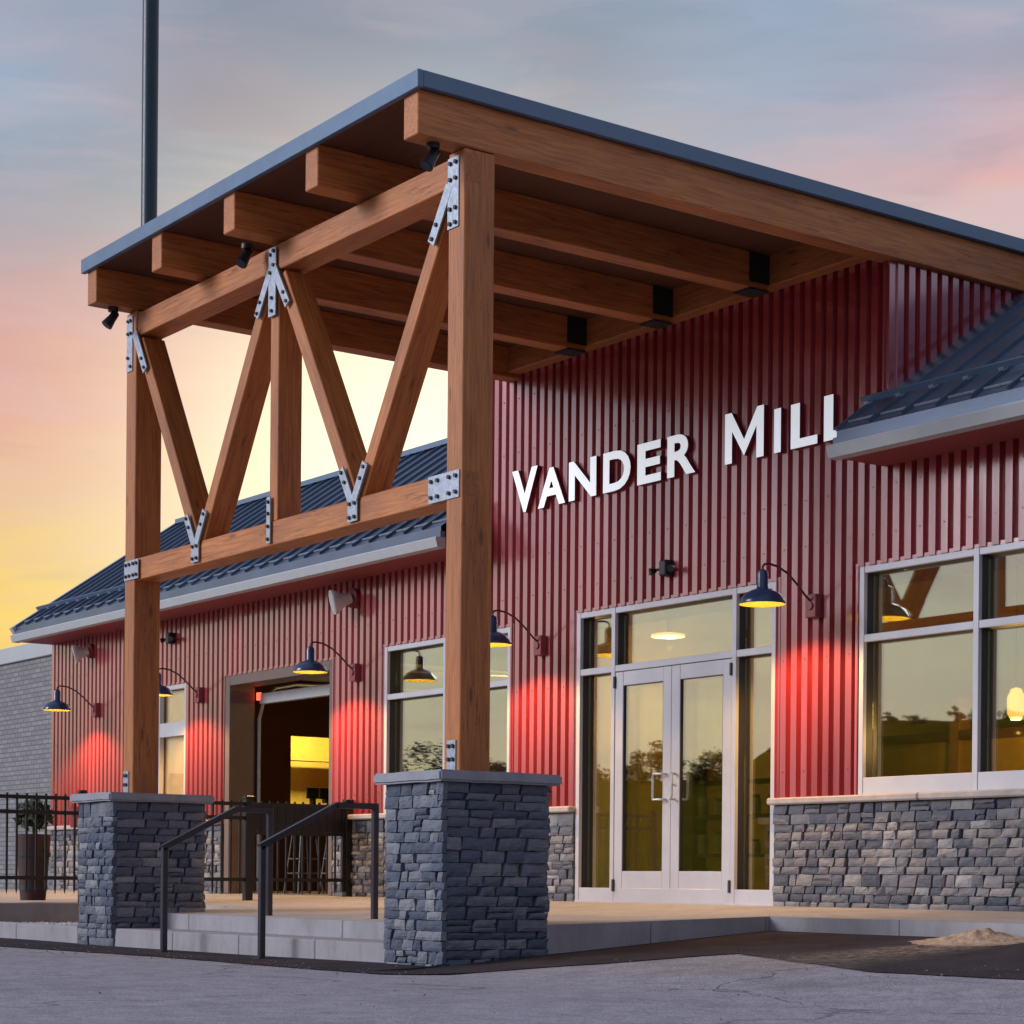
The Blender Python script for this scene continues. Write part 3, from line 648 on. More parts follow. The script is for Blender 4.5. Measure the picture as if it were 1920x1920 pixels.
# ------------------------------------------------------------------ windows and doors (parts of the building)
def rect_frame(parent, x0, x1, z0, z1, name='pane', yg=.055):
    mb = MB(); mb.box(x0, x1, yg, yg + .012, z0, z1); return mb.build(name, 'coated_glass', parent)
def bars(parent, xs_, zs_, x0, x1, z0, z1, wv=.055, bottom=.055, y0=-.03, y1=.10):
    """frame of verticals xs_ (left edges) and horizontals; pale face caps with dark reveals behind"""
    pass
def storefront(name, label, x0, x1, z0, z1, verts, rails, bot=.055, skip=()):
    w_ = empty(name, ((x0 + x1) / 2, -2, z0)); w_.parent = bd
    if label: w_['label'] = label
    fwd = .055
    V = [(x0, x0 + fwd)] + [(a, a + fwd) for a in verts] + [(x1 - fwd, x1)]
    H = [(z0, z0 + bot)] + [(a, a + .06) for a in rails] + [(z1 - fwd, z1)]
    for a, b in V:
        bx('mullion', 'aluminium', w_, a, b, -.05, -.012, z0, z1, .003); bx('mullion_back', 'dark_frame', w_, a + .002, b - .002, -.012, .11, z0, z1)
    for (a, b) in H:
        for (va, vb), (wa, wb) in zip(V, V[1:]):
            if (a == z0 and (vb, wa) in skip): continue
            bx('rail', 'aluminium', w_, vb, wa, -.046, -.010, a, b, .003); bx('rail_back', 'dark_frame', w_, vb, wa, -.010, .11, a + .002, b - .002)
    for (va, vb), (wa, wb) in zip(V, V[1:]):
        for (a, b), (c_, d_) in zip(H, H[1:]):
            if a == z0 and (vb, wa) in skip: continue
            rect_frame(w_, vb, wa, b, c_)
    return w_
storefront('window', 'wide window between the roll-up opening and the entrance doors', -4.8, -2.46, .902, 2.71, [-3.66], [2.13])
storefront('window', 'wide window right of the entrance doors', 2.335, 4.76, .902, 2.74, [3.535], [2.13], bot=.14)
ent = storefront('entrance_screen', 'pale aluminium entrance screen with sidelights and transom lights', -1.385, 1.365, 0, 2.735, [-.86, .812], [2.135], bot=.13, skip=[(-.805, .812)])
def door_leaf(x0, x1, hinge_left):
    d = empty('door', (x0, -2, 0)); d.parent = bd; d['label'] = 'left glazed leaf of the entrance doors with a pull handle' if hinge_left else 'right glazed leaf of the entrance doors'
    s_ = .115
    bx('stile', 'aluminium', d, x0, x0 + s_, -.045, .0, .012, 2.128, .004); bx('stile', 'aluminium', d, x1 - s_, x1, -.045, .0, .012, 2.128, .004)
    bx('top_rail', 'aluminium', d, x0 + s_, x1 - s_, -.043, -.002, 2.00, 2.128, .003); bx('bottom_rail', 'aluminium', d, x0 + s_, x1 - s_, -.043, -.002, .012, .285, .003)
    mb = MB()
    for a, b in ((x0 + s_, x0 + s_ + .006), (x1 - s_ - .006, x1 - s_)): mb.box(a, b, -.04, -.004, .285, 2.0)
    mb.box(x0 + s_ + .006, x1 - s_ - .006, -.04, -.004, .285, .291); mb.box(x0 + s_ + .006, x1 - s_ - .006, -.04, -.004, 1.994, 2.0); mb.build('gasket', 'dark_frame', d)
    rect_frame(d, x0 + s_ + .006, x1 - s_ - .006, .291, 1.994, yg=-.024)
    hx_ = x0 if hinge_left else x1
    for zh in (.10, 1.98): bx('hinge', 'bolt_steel', d, hx_ - .012, hx_ + .012, -.066, -.0455, zh, zh + .11, .003)
    xh = x1 - .06 if hinge_left else x0 + .06
    if hinge_left:
        MB().tube([(xh, -.046, 1.16), (xh, -.10, 1.16), (xh - .035, -.115, 1.16), (xh - .10, -.115, 1.16), (xh - .105, -.115, 1.14), (xh - .105, -.115, .95), (xh - .10, -.115, .93), (xh - .035, -.115, .93), (xh, -.10, .93), (xh, -.046, .93)], .011, 8).build('pull_handle', 'galvanised', d, True)
    else:
        MB().tube([(xh, -.046, 1.16), (xh, -.10, 1.16), (xh + .012, -.115, 1.16), (xh + .030, -.115, 1.155), (xh + .036, -.115, 1.13), (xh + .036, -.115, .96), (xh + .030, -.115, .935), (xh + .012, -.115, .93), (xh, -.10, .93), (xh, -.046, .93)], .011, 8).build('pull_handle', 'galvanised', d, True); MB().tube([(x0 + .05, -.063, 1.06), (x0 + .05, -.072, 1.06)], .013, 10).build('lock_cylinder', 'bolt_steel', d)
door_leaf(-.80, .003, True); door_leaf(.007, .81, False)
bx('threshold', 'aluminium', bd, -1.385, 1.365, -.055, .1, -.012, .011)
# glazed side door far left
sdr = empty('side_door', (-10, -2, 0), parent=None); sdr.parent = bd; sdr['label'] = 'glazed side door with pale blind behind the farther timber post'
for a, b in ((-10.4, -10.25), (-9.56, -9.5)): bx('stile', 'aluminium', sdr, a, b, -.045, .02, 0, 2.66, .004)
for a, b in ((2.60, 2.66), (2.0, 2.18), (0, .25)): bx('rail', 'aluminium', sdr, -10.25, -9.56, -.042, .018, a, b, .003)
for a, b in ((2.18, 2.60), (.25, 2.0)): bx('pane', 'clear_glass', sdr, -10.25, -9.56, .02, .03, a, b)
bx('blind', 'drawn_blind', sdr, -10.25, -9.56, .045, .055, .26, 2.59)
# roll-up opening: jamb, header, tracks and the raised shutter
ru = empty('roll_up_doorway', (-7.1, -2, 0)); ru.parent = bd; ru['label'] = 'open roll-up doorway with its shutter raised'
bx('jamb', 'jamb_tan', ru, -8.45, -8.33, -.05, .30, 0, 2.66, .004); bx('jamb', 'jamb_tan', ru, -5.96, -5.88, -.05, .30, 0, 2.66, .004)
bx('header', 'jamb_tan', ru, -8.33, -5.96, -.05, .28, 2.54, 2.66, .004)
for x in (-8.29, -6.0): MB().tube([(x, .34, 0), (x, .34, 2.15), (x, .40, 2.38), (x, .56, 2.54), (x, .85, 2.60), (x, 3.0, 2.66)], .022, 8).build('track', 'galvanised', ru, True)
bx('shutter_edge', 'gutter', ru, -8.26, -6.03, .32, .40, 2.33, 2.46, .006); bx('raised_shutter', 'gutter', ru, -8.26, -6.03, .8, 3.0, 2.66, 2.70)
bx('sensor_light', 'red_led', ru, -8.3, -8.24, .302, .34, 2.38, 2.47)

# ------------------------------------------------------------------ interior
it = empty('interior_room', (-3, 4, 0), kind='structure')
bx('floor', 'interior_floor', it, XL + .15, XR - .15, .14, 7.8, -.05, .012)
bx('ceiling', 'interior_dark', it, XL + .15, XR - .15, .17, 7.8, 3.30, 3.38)
# kitchen cut-out wall at the far left end
mb = MB(); xk = -11.5
mb.box(xk - .1, xk, .17, 2.62, .012, 3.30); mb.box(xk - .1, xk, 3.75, 7.8, .012, 3.30); mb.box(xk - .1, xk, 2.62, 3.75, .012, 1.22); mb.box(xk - .1, xk, 2.62, 3.75, 2.22, 3.30)
mb.build('kitchen_wall', 'interior_dark', it)
bx('kitchen_back', 'kitchen_wall', it, -13.55, -13.5, .17, 7.8, .012, 3.30)
bx('hatch_counter', 'stool_wood', it, xk - .25, xk + .12, 2.60, 3.77, 1.18, 1.23)
bx('hatch_shelf', 'kitchen_wall', it, -13.4, -13.15, 2.3, 4.6, 1.98, 2.01)
# partition with olive wall behind the entrance
bx('partition', 'interior_wall', it, -9.5, 9.3, 3.8, 3.9, .012, 3.30)
for k, x in enumerate((-.26, .78, 1.82, 2.86, 3.9, 4.94)):   # panelled booth backs with posts
    bx('booth_post', 'stool_wood', it, x, x + .12, 1.58, 1.72, .012, 1.82, .006)
    if k < 5:
        bx('booth_panel', 'booth_wood', it, x + .12, x + 1.04, 1.63, 1.67, .012, 1.44); bx('booth_rail', 'interior_dark', it, x + .12, x + 1.04, 1.57, 1.73, 1.44, 1.52)
def pendant(x, y, zq, label, r_=.07, h_=.26, e=14):
    o = empty('pendant_lamp', (x, y, zq), label, 'pendant lamp', 'lit pendant lamps inside')
    MB().lathe([(.012, h_), (r_ * .6, h_ * .95), (r_, h_ * .7), (r_, h_ * .2), (r_ * .55, 0), (.001, 0)], (x, y, zq)).build('shade', 'pendant_glow', o, True)
    MB().tube([(x, y, zq + h_), (x, y, 3.31)], .006, 6).build('cord', 'black_metal', o)
    l_ = bpy.data.lights.new('lamp_light', 'POINT'); l_.energy = e; l_.color = (1, .66, .24); l_.shadow_soft_size = .004
    lo = bpy.data.objects.new('lamp_light', l_); col.objects.link(lo); lo.parent = o; lo.location = (0, 0, -.10)
pendant(3.146, .9, 1.51, 'glowing yellow pendant lamp inside the window right of the doors', e=36)
pendant(-2.72, 2.2, 2.79, 'flat glowing lamp inside, seen through the pane above the entrance doors', r_=.18, h_=.05, e=22)
pendant(-5.2, 3.0, 2.4, 'added glowing pendant lamp inside near the roll-up doorway', e=45)  # unseen lamp added to warm the room behind the roll-up doorway
kl = empty('kitchen_lamp', (-12.5, 3.3, 2.95), 'bright strip lamp on the kitchen ceiling behind the hatch', 'strip lamp')
bx('tube', 'tube_glow', kl, -12.56, -12.44, 2.4, 4.4, 3.0, 3.05); bx('casing', 'lamp_yellow', kl, -12.6, -12.4, 2.35, 4.45, 3.055, 3.29)
l_ = bpy.data.lights.new('kitchen_light', 'AREA'); l_.energy = 60; l_.color = (1, .78, .22); l_.size = .3; l_.shape = 'RECTANGLE'; l_.size_y = 2
lo = bpy.data.objects.new('kitchen_light', l_); col.objects.link(lo); lo.parent = kl; lo.location = (0, .1, .03)
# things on the hatch counter
tl = empty('till', (-11.4, 3.0, 1.23), 'black twin-screen till on the yellow-lit kitchen hatch counter', 'till')
for y in (2.86, 3.07): bx('screen', 'black_metal', tl, -11.47, -11.43, y, y + .19, 1.33, 1.49, .004); bx('foot', 'black_metal', tl, -11.50, -11.40, y + .07, y + .12, 1.23, 1.33)
for k, (y, h_) in enumerate(((3.36, .26), (3.46, .22), (3.58, .19))):
    b_ = empty('bottle', (-11.44, y, 1.23), ['tall dark bottle on the kitchen hatch counter, nearest the till', 'middle bottle on the kitchen hatch counter', 'shortest bottle at the right end of the kitchen hatch counter'][k], 'bottle', 'bottles on the hatch counter')
    MB().lathe([(.001, 0), (.036, 0), (.037, h_ * .62), (.014, h_ * .8), (.013, h_ * .97)], (-11.44, y, 1.23), 14).build('body', 'bottle_glass', b_, True); MB().lathe([(.016, h_ * .95), (.016, h_ + .01), (.001, h_ + .01)], (-11.44, y, 1.23), 10).build('cap', 'black_metal', b_)
hd = empty('extractor_box', (-13.2, 3.0, 2.01), 'black box on the kitchen shelf behind the hatch', 'extractor'); bx('casing', 'black_metal', hd, -13.35, -13.1, 2.75, 3.3, 2.012, 2.17, .01); bx('grille', 'bolt_steel', hd, -13.098, -13.09, 2.8, 3.25, 2.03, 2.15)
# high table and stools behind the gate
ht_ = empty('high_table', (-7.0, .95, .012), 'black high table just inside the roll-up doorway', 'table')
bx('top', 'black_metal', ht_, -8.1, -6.1, .65, 1.25, 1.0, 1.05, .006); bx('apron', 'black_metal', ht_, -8.05, -6.15, .69, 1.21, .78, 1.0)
for x in (-8.0, -6.2):
    for y in (.72, 1.18): bx('leg', 'black_metal', ht_, x - .03, x + .03, y - .03, y + .03, .012, .78)
def stool(x, y, label, seat):
    o = empty('bar_stool', (x, y, .012), label, 'bar stool', 'bar stools at the high table'); H_ = .72
    MB().lathe([(.001, H_ - .03), (.17, H_ - .03), (.18, H_ - .015), (.17, H_), (.001, H_)], (x, y, .012)).build('seat', seat, o, True)
    for a, b in ((-1, -1), (1, -1), (1, 1), (-1, 1)): MB().tube([(x + a * .10, y + b * .10, H_ - .02), (x + a * .17, y + b * .17, .012)], .012, 8).build('leg', 'rail_metal', o, True)
    for zq, s_ in ((.25, .153), (.42, .135)):
        pp = [(x + a * s_, y + b * s_, zq) for a, b in ((-1, -1), (1, -1), (1, 1), (-1, 1))]
        for i in range(4): MB().tube([pp[i], pp[(i + 1) % 4]], .009, 6).build('footrest', 'rail_metal', o)
    bx('backrest', seat, o, x - .16, x + .16, y - .185, y - .165, .95, 1.06, .006)
    for a in (-.13, .13): MB().tube([(x + a, y - .12, .71), (x + a, y - .175, 1.0)], .009, 6).build('back_post', 'galvanised', o)
stool(-7.05, -.05 + .32, 'dark metal bar stool behind the gate, nearer the gate post', 'black_metal'); stool(-6.35, .34, 'orange wooden bar stool behind the gate, by the right door jamb', 'stool_wood')
# shelves seen through the doors
sh = empty('display_shelf', (-1.2, 2.2, .012), 'dark shelving stocked with jars inside the entrance doors', 'shelf')
for zq in (.45, .85, 1.2): bx('shelf_board', 'interior_dark', sh, -2.3, -.6, 2.05, 2.4, zq, zq + .03)
for x in (-2.34, -.6): bx('upright', 'interior_dark', sh, x, x + .04, 2.05, 2.4, .012, 1.5)
jr = random.Random(2)
for k, (x, zq) in enumerate([(x, zq) for zq in (.48, .88) for x in (-2.1, -1.85, -1.6, -1.3, -1.05, -.8)]):
    hj = jr.uniform(.14, .24); j_ = empty('jar', (x, 2.18, zq + .001), 'small pale jar on the dark shelving inside the entrance doors', 'jar', 'jars on the display shelf')
    MB().lathe([(.001, 0), (.05, 0), (.055, .02), (.055, hj * .75), (.04, hj * .85)], (x, 2.18, zq + .001), 12).build('body', 'cream_panel', j_, True); MB().lathe([(.042, hj * .84), (.042, hj), (.001, hj)], (x, 2.18, zq + .001), 12).build('lid', 'barrel_wood', j_)

# ------------------------------------------------------------------ timber canopy
cp = empty('timber_canopy', (.07, -4.05, .915), 'heavy brown timber entrance canopy with trussed front and metal edge', 'canopy')
PX = ((2.50, 2.69), (-2.55, -2.36)); YF, YB = -4.172, -3.922; ym = (YF + YB) / 2
ZPB = .916
for a, b in PX: timber('post', ((a + b) / 2, ym, ZPB), ((a + b) / 2, ym, 5.135), b - a, YB - YF, cp, upv=(0, 1, 0))
yi0, yi1 = YF + .014, YB - .014; wy = yi1 - yi0
timber('top_chord', (-2.36, ym, 5.012), (2.50, ym, 5.012), wy, .20, cp); timber('bottom_chord', (-2.36, ym, 2.875), (2.50, ym, 2.875), wy, .19, cp)
timber('king_post', (.065, ym, 2.97), (.065, ym, 4.912), .128, wy - .01, cp, upv=(0, 1, 0))
WEB = [((-2.36 + .03, 4.86), (-1.235, 2.97)), ((-1.17, 2.97), (-.03, 4.86)), ((.16, 4.86), (1.255, 2.97)), ((1.32, 2.97), (2.47, 4.86))]
for k, (p, q) in enumerate(WEB): timber('web_brace', (p[0], ym, p[1]), (q[0], ym, q[1]), wy - .012, .128, cp)
RX = [2.615, 1.31, .062, -1.18, -2.432]
for k, x in enumerate(RX):
    ye = 6.3 if k in (0, 4) else -.205
    if k == 4: ye = 6.3
    timber('rafter', (x, -4.56, 5.29), (x, ye, 5.29), .175, .30, cp)
timber('ledger_beam', (-2.34, -.125, 5.315), (2.52, -.125, 5.315), .15, .26, cp)
for x in RX[1:4]:
    o = MB(); o.box(x - .10, x - .089, -.42, -.201, 5.19, 5.43); o.box(x + .089, x + .10, -.42, -.201, 5.19, 5.43); o.box(x - .10, x + .10, -.42, -.201, 5.125, 5.139); o.build('beam_hanger', 'hanger_metal', cp)
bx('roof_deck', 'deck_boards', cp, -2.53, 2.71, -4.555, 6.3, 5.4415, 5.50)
for nm, a in (('edge_trim', (-2.575, 2.76, -4.60, -4.556, 5.425, 5.545)), ('edge_trim', (2.712, 2.76, -4.556, 6.3, 5.435, 5.545)), ('edge_trim', (-2.575, -2.531, -4.556, 6.3, 5.435, 5.545))): bx(nm, 'roof_trim', cp, *a, .004)
bx('roof_sheet', 'roof_metal', cp, -2.53, 2.71, -4.555, 6.3, 5.501, 5.535)
# tenon outlines on the near post: chord ends show on its side
for z0, z1 in ((4.915, 5.105), (2.79, 2.96)): bx('tenon_end', 'timber', cp, 2.689, 2.6915, YF + .012, YF + .135, z0, z1)
# steel plates with bolts
def plate(segs, bolts, name='gusset_plate', y=YF):
    p = MB()
    for i, (a, b, w_) in enumerate(segs):
        d = .010 + .0022 * i
        p.bar((a[0], y + .0145 - d / 2 - .0145, a[1]), (b[0], y - d / 2, b[1]), w_, d, (0, 1, 0))
    pl_ = p.build(name, 'galvanised', cp)
    pm = BOLT_ME
    for (x, zq) in bolts:
        o = bpy.data.objects.new('bolt', pm); col.objects.link(o); o.parent = pl_; o.location = Vector((x, y - .012, zq)) - wloc(cp)
    return pl_
mb = MB(); mb.tube([(0, 0, 0), (0, -.014, 0)], .0155, 6); ob = mb.build('bolt', 'bolt_steel'); BOLT_ME = ob.data; bpy.data.objects.remove(ob)
def along(p, q, t_): p = Vector(p); q = Vector(q); d = (q - p).normalized(); return tuple(p + d * t_)
def leg_b(p, q, ts): return [along(p, q, t_) for t_ in ts]
# near post top + brace 4
w4 = (WEB[3][1], WEB[3][0]); w1 = WEB[0]; w2t = (WEB[1][1], WEB[1][0]); w3t = WEB[2]
plate([((2.565, 5.10), (2.565, 4.62), .13), ((2.52, 4.92), along(*w4, .33), .085)], [(2.535, 5.06), (2.60, 5.06), (2.535, 4.95), (2.60, 4.95), (2.535, 4.75), (2.60, 4.75), (2.535, 4.65), (2.60, 4.65)] + leg_b(*w4, (.20, .30)))
plate([((-2.475, 5.10), (-2.475, 4.62), .11), ((-2.38, 4.94), along(*w1, .33), .085)], [(-2.50, 5.06), (-2.45, 5.06), (-2.50, 4.95), (-2.45, 4.95), (-2.50, 4.74), (-2.45, 4.66)] + leg_b(*w1, (.20, .30)))
plate([((.065, 5.09), (.065, 4.56), .11), ((.04, 4.93), along(*w2t, .30), .075), ((.09, 4.93), along(*w3t, .30), .075)], [(.038, 5.04), (.092, 5.06), (.038, 4.90), (.092, 4.95), (.065, 4.70), (.065, 4.60)] + leg_b(*w2t, (.18, .27)) + leg_b(*w3t, (.18, .27)), y=YF + .0)
for l_, r_ in ((WEB[0], WEB[1]), (WEB[2], WEB[3])):
    lb = (l_[1], l_[0]); rb = (r_[0], r_[1]); mx_ = (l_[1][0] + r_[0][0]) / 2
    plate([((mx_, 2.80), (mx_, 2.97), .13), (along(*lb, -.03), along(*lb, .27), .075), (along(*rb, -.03), along(*rb, .27), .075)], [(mx_ - .035, 2.83), (mx_ + .035, 2.83), (mx_ - .035, 2.93), (mx_ + .035, 2.93)] + leg_b(*lb, (.15, .24)) + leg_b(*rb, (.15, .24)))
plate([((.035, 2.80), (.035, 3.16), .055)], [(.035, 2.83), (.035, 2.93), (.035, 3.03), (.035, 3.12)])
plate([((2.29, 2.875), (2.665, 2.875), .185)], [(x, zq) for x in (2.33, 2.41, 2.55, 2.63) for zq in (2.82, 2.93)])
plate([((-2.545, 2.875), (-2.27, 2.875), .17)], [(x, zq) for x in (-2.51, -2.44, -2.36, -2.30) for zq in (2.825, 2.925)])
plate([((2.60, .918), (2.60, 1.14), .10)], [(2.575, 1.10), (2.625, 1.10), (2.575, 1.01), (2.625, 1.01)]); plate([((-2.48, .918), (-2.48, 1.12), .10)], [(-2.5, 1.08), (-2.46, 1.08), (-2.5, 1.0), (-2.46, 1.0)])

# flood lamps clamped under the canopy
def flood(x, y, zq, label, tiltx, mat='black_metal'):
    o = empty('flood_lamp', (x, y, zq), label, 'flood lamp', 'flood lamps under the canopy')
    MB().tube([(x, y, zq), (x, y, zq - .035)], .045, 14).build('base', mat, o, True)
    MB().tube([(x, y, zq - .03), (x, y, zq - .07)], .014, 8).build('stem', mat, o)
    d = Vector((math.sin(tiltx) * .2, -.55, -.8)).normalized(); p = Vector((x, y, zq - .08))
    MB().tube([p - d * .05, p - d * .04, p + d * .02, p + d * .09, p + d * .10], [.026, .034, .038, .05, .05], 16).build('head', mat, o, True)
    MB().tube([p + d * .0995, p + d * .103], .044, 16).build('lens', 'dark_frame', o)
flood(2.60, -4.37, 5.14, 'small flood lamp under the canopy beside the near post top', .2); flood(-.13, -4.30, 5.14, 'black flood lamp on the canopy rafter above the king post', .6); flood(-2.43, -4.36, 5.14, 'flood lamp hanging at the far left corner of the canopy', -.6)

# ------------------------------------------------------------------ white letters
sg = empty('wall_sign', (0, -.09, 3.8), 'raised white VANDER MILL letters on the red wall', 'sign')
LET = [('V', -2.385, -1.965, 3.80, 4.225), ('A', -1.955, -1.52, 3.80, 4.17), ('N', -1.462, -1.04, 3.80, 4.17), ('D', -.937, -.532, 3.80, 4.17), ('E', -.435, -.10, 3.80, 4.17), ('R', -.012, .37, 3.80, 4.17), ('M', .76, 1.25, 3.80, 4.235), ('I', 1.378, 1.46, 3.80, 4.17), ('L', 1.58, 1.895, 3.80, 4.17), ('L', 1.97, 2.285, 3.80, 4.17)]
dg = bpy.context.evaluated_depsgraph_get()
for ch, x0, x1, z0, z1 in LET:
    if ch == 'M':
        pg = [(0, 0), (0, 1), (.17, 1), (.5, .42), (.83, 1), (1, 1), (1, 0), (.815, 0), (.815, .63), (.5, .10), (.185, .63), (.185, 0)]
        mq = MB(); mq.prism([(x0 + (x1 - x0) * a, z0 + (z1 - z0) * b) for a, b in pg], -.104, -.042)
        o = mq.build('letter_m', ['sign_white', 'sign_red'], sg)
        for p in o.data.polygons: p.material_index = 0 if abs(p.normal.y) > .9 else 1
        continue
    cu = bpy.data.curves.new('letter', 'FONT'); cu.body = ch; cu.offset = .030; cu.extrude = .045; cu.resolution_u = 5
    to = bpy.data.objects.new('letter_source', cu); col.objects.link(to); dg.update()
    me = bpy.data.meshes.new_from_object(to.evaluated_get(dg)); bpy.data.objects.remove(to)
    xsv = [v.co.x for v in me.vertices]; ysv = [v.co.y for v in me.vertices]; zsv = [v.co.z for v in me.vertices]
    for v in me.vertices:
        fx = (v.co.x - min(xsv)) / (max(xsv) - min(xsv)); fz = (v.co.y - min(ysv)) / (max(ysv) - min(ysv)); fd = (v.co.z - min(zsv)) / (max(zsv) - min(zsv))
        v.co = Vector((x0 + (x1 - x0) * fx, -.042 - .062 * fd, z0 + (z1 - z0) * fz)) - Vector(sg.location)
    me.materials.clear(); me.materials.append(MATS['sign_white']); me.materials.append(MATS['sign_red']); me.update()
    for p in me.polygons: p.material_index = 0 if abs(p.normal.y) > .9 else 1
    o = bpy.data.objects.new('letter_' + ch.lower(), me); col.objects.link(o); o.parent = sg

# ------------------------------------------------------------------ gooseneck lamps
def lamp(x, label):
    zr, yl = 2.435, -.655
    o = empty('wall_lamp', (x, 0, 2.47), label, 'wall lamp', 'gooseneck barn lamps along the facade')
    pr = [(.188, 0), (.19, .012), (.178, .045), (.145, .085), (.095, .112), (.052, .128), (.046, .14), (.046, .245), (.038, .27), (.014, .285), (.001, .285)]
    MB().lathe(pr, (x, yl, zr), 40).build('shade', 'lamp_enamel', o, True)
    MB().lathe([(.187, .0015), (.172, .045), (.138, .082), (.088, .107), (.04, .118), (.001, .12)], (x, yl, zr), 40).build('reflector', 'lamp_yellow', o, True)
    MB().lathe([(.001, .035), (.022, .043), (.03, .065), (.022, .09), (.014, .12)], (x, yl, zr), 14).build('bulb', 'bulb', o, True)
    arm = [(0, yl, zr + .27), (0, yl, zr + .305), (0, yl + .02, zr + .328), (0, yl + .07, zr + .335), (0, yl + .16, zr + .325), (0, yl + .27, zr + .28), (0, yl + .38, zr + .20), (0, yl + .48, zr + .11), (0, yl + .56, zr + .055), (0, -.04, zr + .035)]
    MB().tube([(x + a, b, c_) for a, b, c_ in arm], .0095, 10).build('gooseneck', 'arm_red', o, True)
    bx('mounting_box', 'red_paint', o, x - .062, x + .062, -.125, -.03, 2.375, 2.565, .005); MB().tube([(x, -.1255, 2.47), (x, -.140, 2.47)], .034, 18).build('rosette', 'red_paint', o, True)
    l_ = bpy.data.lights.new('lamp_light', 'SPOT'); l_.energy = LAMP_W; l_.color = (1, .54, .15); l_.shadow_soft_size = .02; l_.spot_size = R(137); l_.spot_blend = .42
    lo = bpy.data.objects.new('lamp_light', l_); col.objects.link(lo); lo.parent = o; lo.location = (0, yl, zr + .030 - 2.47)
LAMP_W = 135
lamp(1.85, 'blue gooseneck lamp between the entrance doors and the right window'); lamp(-1.92, 'gooseneck lamp left of the entrance doors, half hidden by the near post')
lamp(-5.35, 'blue gooseneck lamp at the right edge of the roll-up doorway'); lamp(-9.07, 'gooseneck lamp half hidden by the farther timber post'); lamp(-12.12, 'leftmost gooseneck lamp, in front of the pale brick wall')

# wall fittings: twin-head lamps, horn speakers
def twin(x, zq, label):
    o = empty('security_lamp', (x, -.04, zq), label, 'security lamp', 'small black security lamps on the siding')
    bx('body', 'black_metal', o, x - .05, x + .05, -.15, -.04, zq - .07, zq + .07, .012)
    for s_ in (-1, 1):
        MB().tube([(x + s_ * .05, -.10, zq), (x + s_ * .12, -.13, zq - .01)], .012, 8).build('arm', 'black_metal', o); MB().tube([(x + s_ * .12, -.12, zq - .01), (x + s_ * .14, -.17, zq - .025)], [.022, .034], 12).build('head', 'black_metal', o, True)
twin(-.02, 3.0, 'black twin-head security lamp above the entrance doors'); twin(-9.85, 3.25, 'black twin-head security lamp under the left eave')
def horn(x, zq, label, s_=1.):
    o = empty('emergency_lamp', (x, -.04, zq), label, 'emergency lamp', 'pale drum-shaped lamps under the left eave')
    MB().tube([(x, -.038, zq), (x, -.10, zq)], .10 * s_, 20).build('back_box', 'horn_red', o, True)
    d = Vector((-.35, -.85, -.25)).normalized(); p = Vector((x, -.10, zq))
    MB().tube([p, p + d * .10 * s_, p + d * .17 * s_, p + d * .20 * s_], [.05 * s_, .075 * s_, .125 * s_, .125 * s_], 22).build('bell', 'speaker_white', o, True)
    MB().tube([p + d * .2005 * s_, p + d * .206 * s_], .108 * s_, 22).build('grille', 'gutter', o)
horn(-5.42, 3.30, 'pale drum lamp under the eave above the roll-up doorway', 1.1); horn(-12.35, 3.30, 'pale drum lamp under the eave at the far left')

# ------------------------------------------------------------------ handrails
def handrail(x, y0, y1, label):
    o = empty('handrail', (x, y0, -.4), label, 'handrail', 'step handrails'); W = .045
    zt0, zt1 = .43, .745; yk = y0 + .62
    bx('post', 'rail_metal', o, x - W / 2, x + W / 2, y0 - W / 2, y0 + W / 2, gz(x, y0) - .02, zt0, .004)
    bx('post', 'rail_metal', o, x - W / 2, x + W / 2, y1 - W / 2, y1 + W / 2, pz(y1) - .02, zt1 - .02, .004)
    MB().bar((x, y0 - W / 2, zt0 - .008), (x, yk + .008, zt1), W, W, (1, 0, 0)).build('sloped_rail', 'rail_metal', o); bx('top_rail', 'rail_metal', o, x - W / 2, x + W / 2, yk - .006, y1 + W / 2, zt1 - W / 2, zt1 + W / 2, .004)
    bx('foot_plate', 'rail_metal', o, x - .05, x + .05, y0 - .05, y0 + .05, gz(x, y0) - .01, gz(x, y0) + .014)
handrail(-.6, -4.73, -3.79, 'dark steel handrail on the left side of the steps'); handrail(.87, -4.67, -3.70, 'dark steel handrail in the middle of the steps, nearer the near pier')

# ------------------------------------------------------------------ patio fence and gate
XF = -5.45
fn = empty('patio_fence', (XF, -3, 0), 'black metal picket fence left of the steps, with pointed feet', 'fence')
PK = MB(); PK.box(-.0095, .0095, -.0095, .0095, -.43, .52); PK.v += [Vector(p) for p in ((-.0095, -.0095, -.431), (.0095, -.0095, -.431), (.0095, .0095, -.431), (-.0095, .0095, -.431), (0, 0, -.50))]
PK.f += [(9, 8, 12), (10, 9, 12), (11, 10, 12), (8, 11, 12)]; PK.mi += [0] * 4
ob = PK.build('picket', 'black_metal'); PICK = ob.data; bpy.data.objects.remove(ob)
def fence_run(parent, y0, y1, zs_, gate=False):
    n = int(round((y1 - y0) / .107)); s_ = (y1 - y0) / n
    for k in range(1 if gate else 0, n):
        o = bpy.data.objects.new('picket', PICK); col.objects.link(o); o.parent = parent; o.location = Vector((XF, y0 + s_ * (k + (0 if gate else .5)), .505)) - wloc(parent)
    for zq in zs_: bx('rail', 'black_metal', parent, XF - .018, XF + .018, y0, y1, zq - .019, zq + .019)
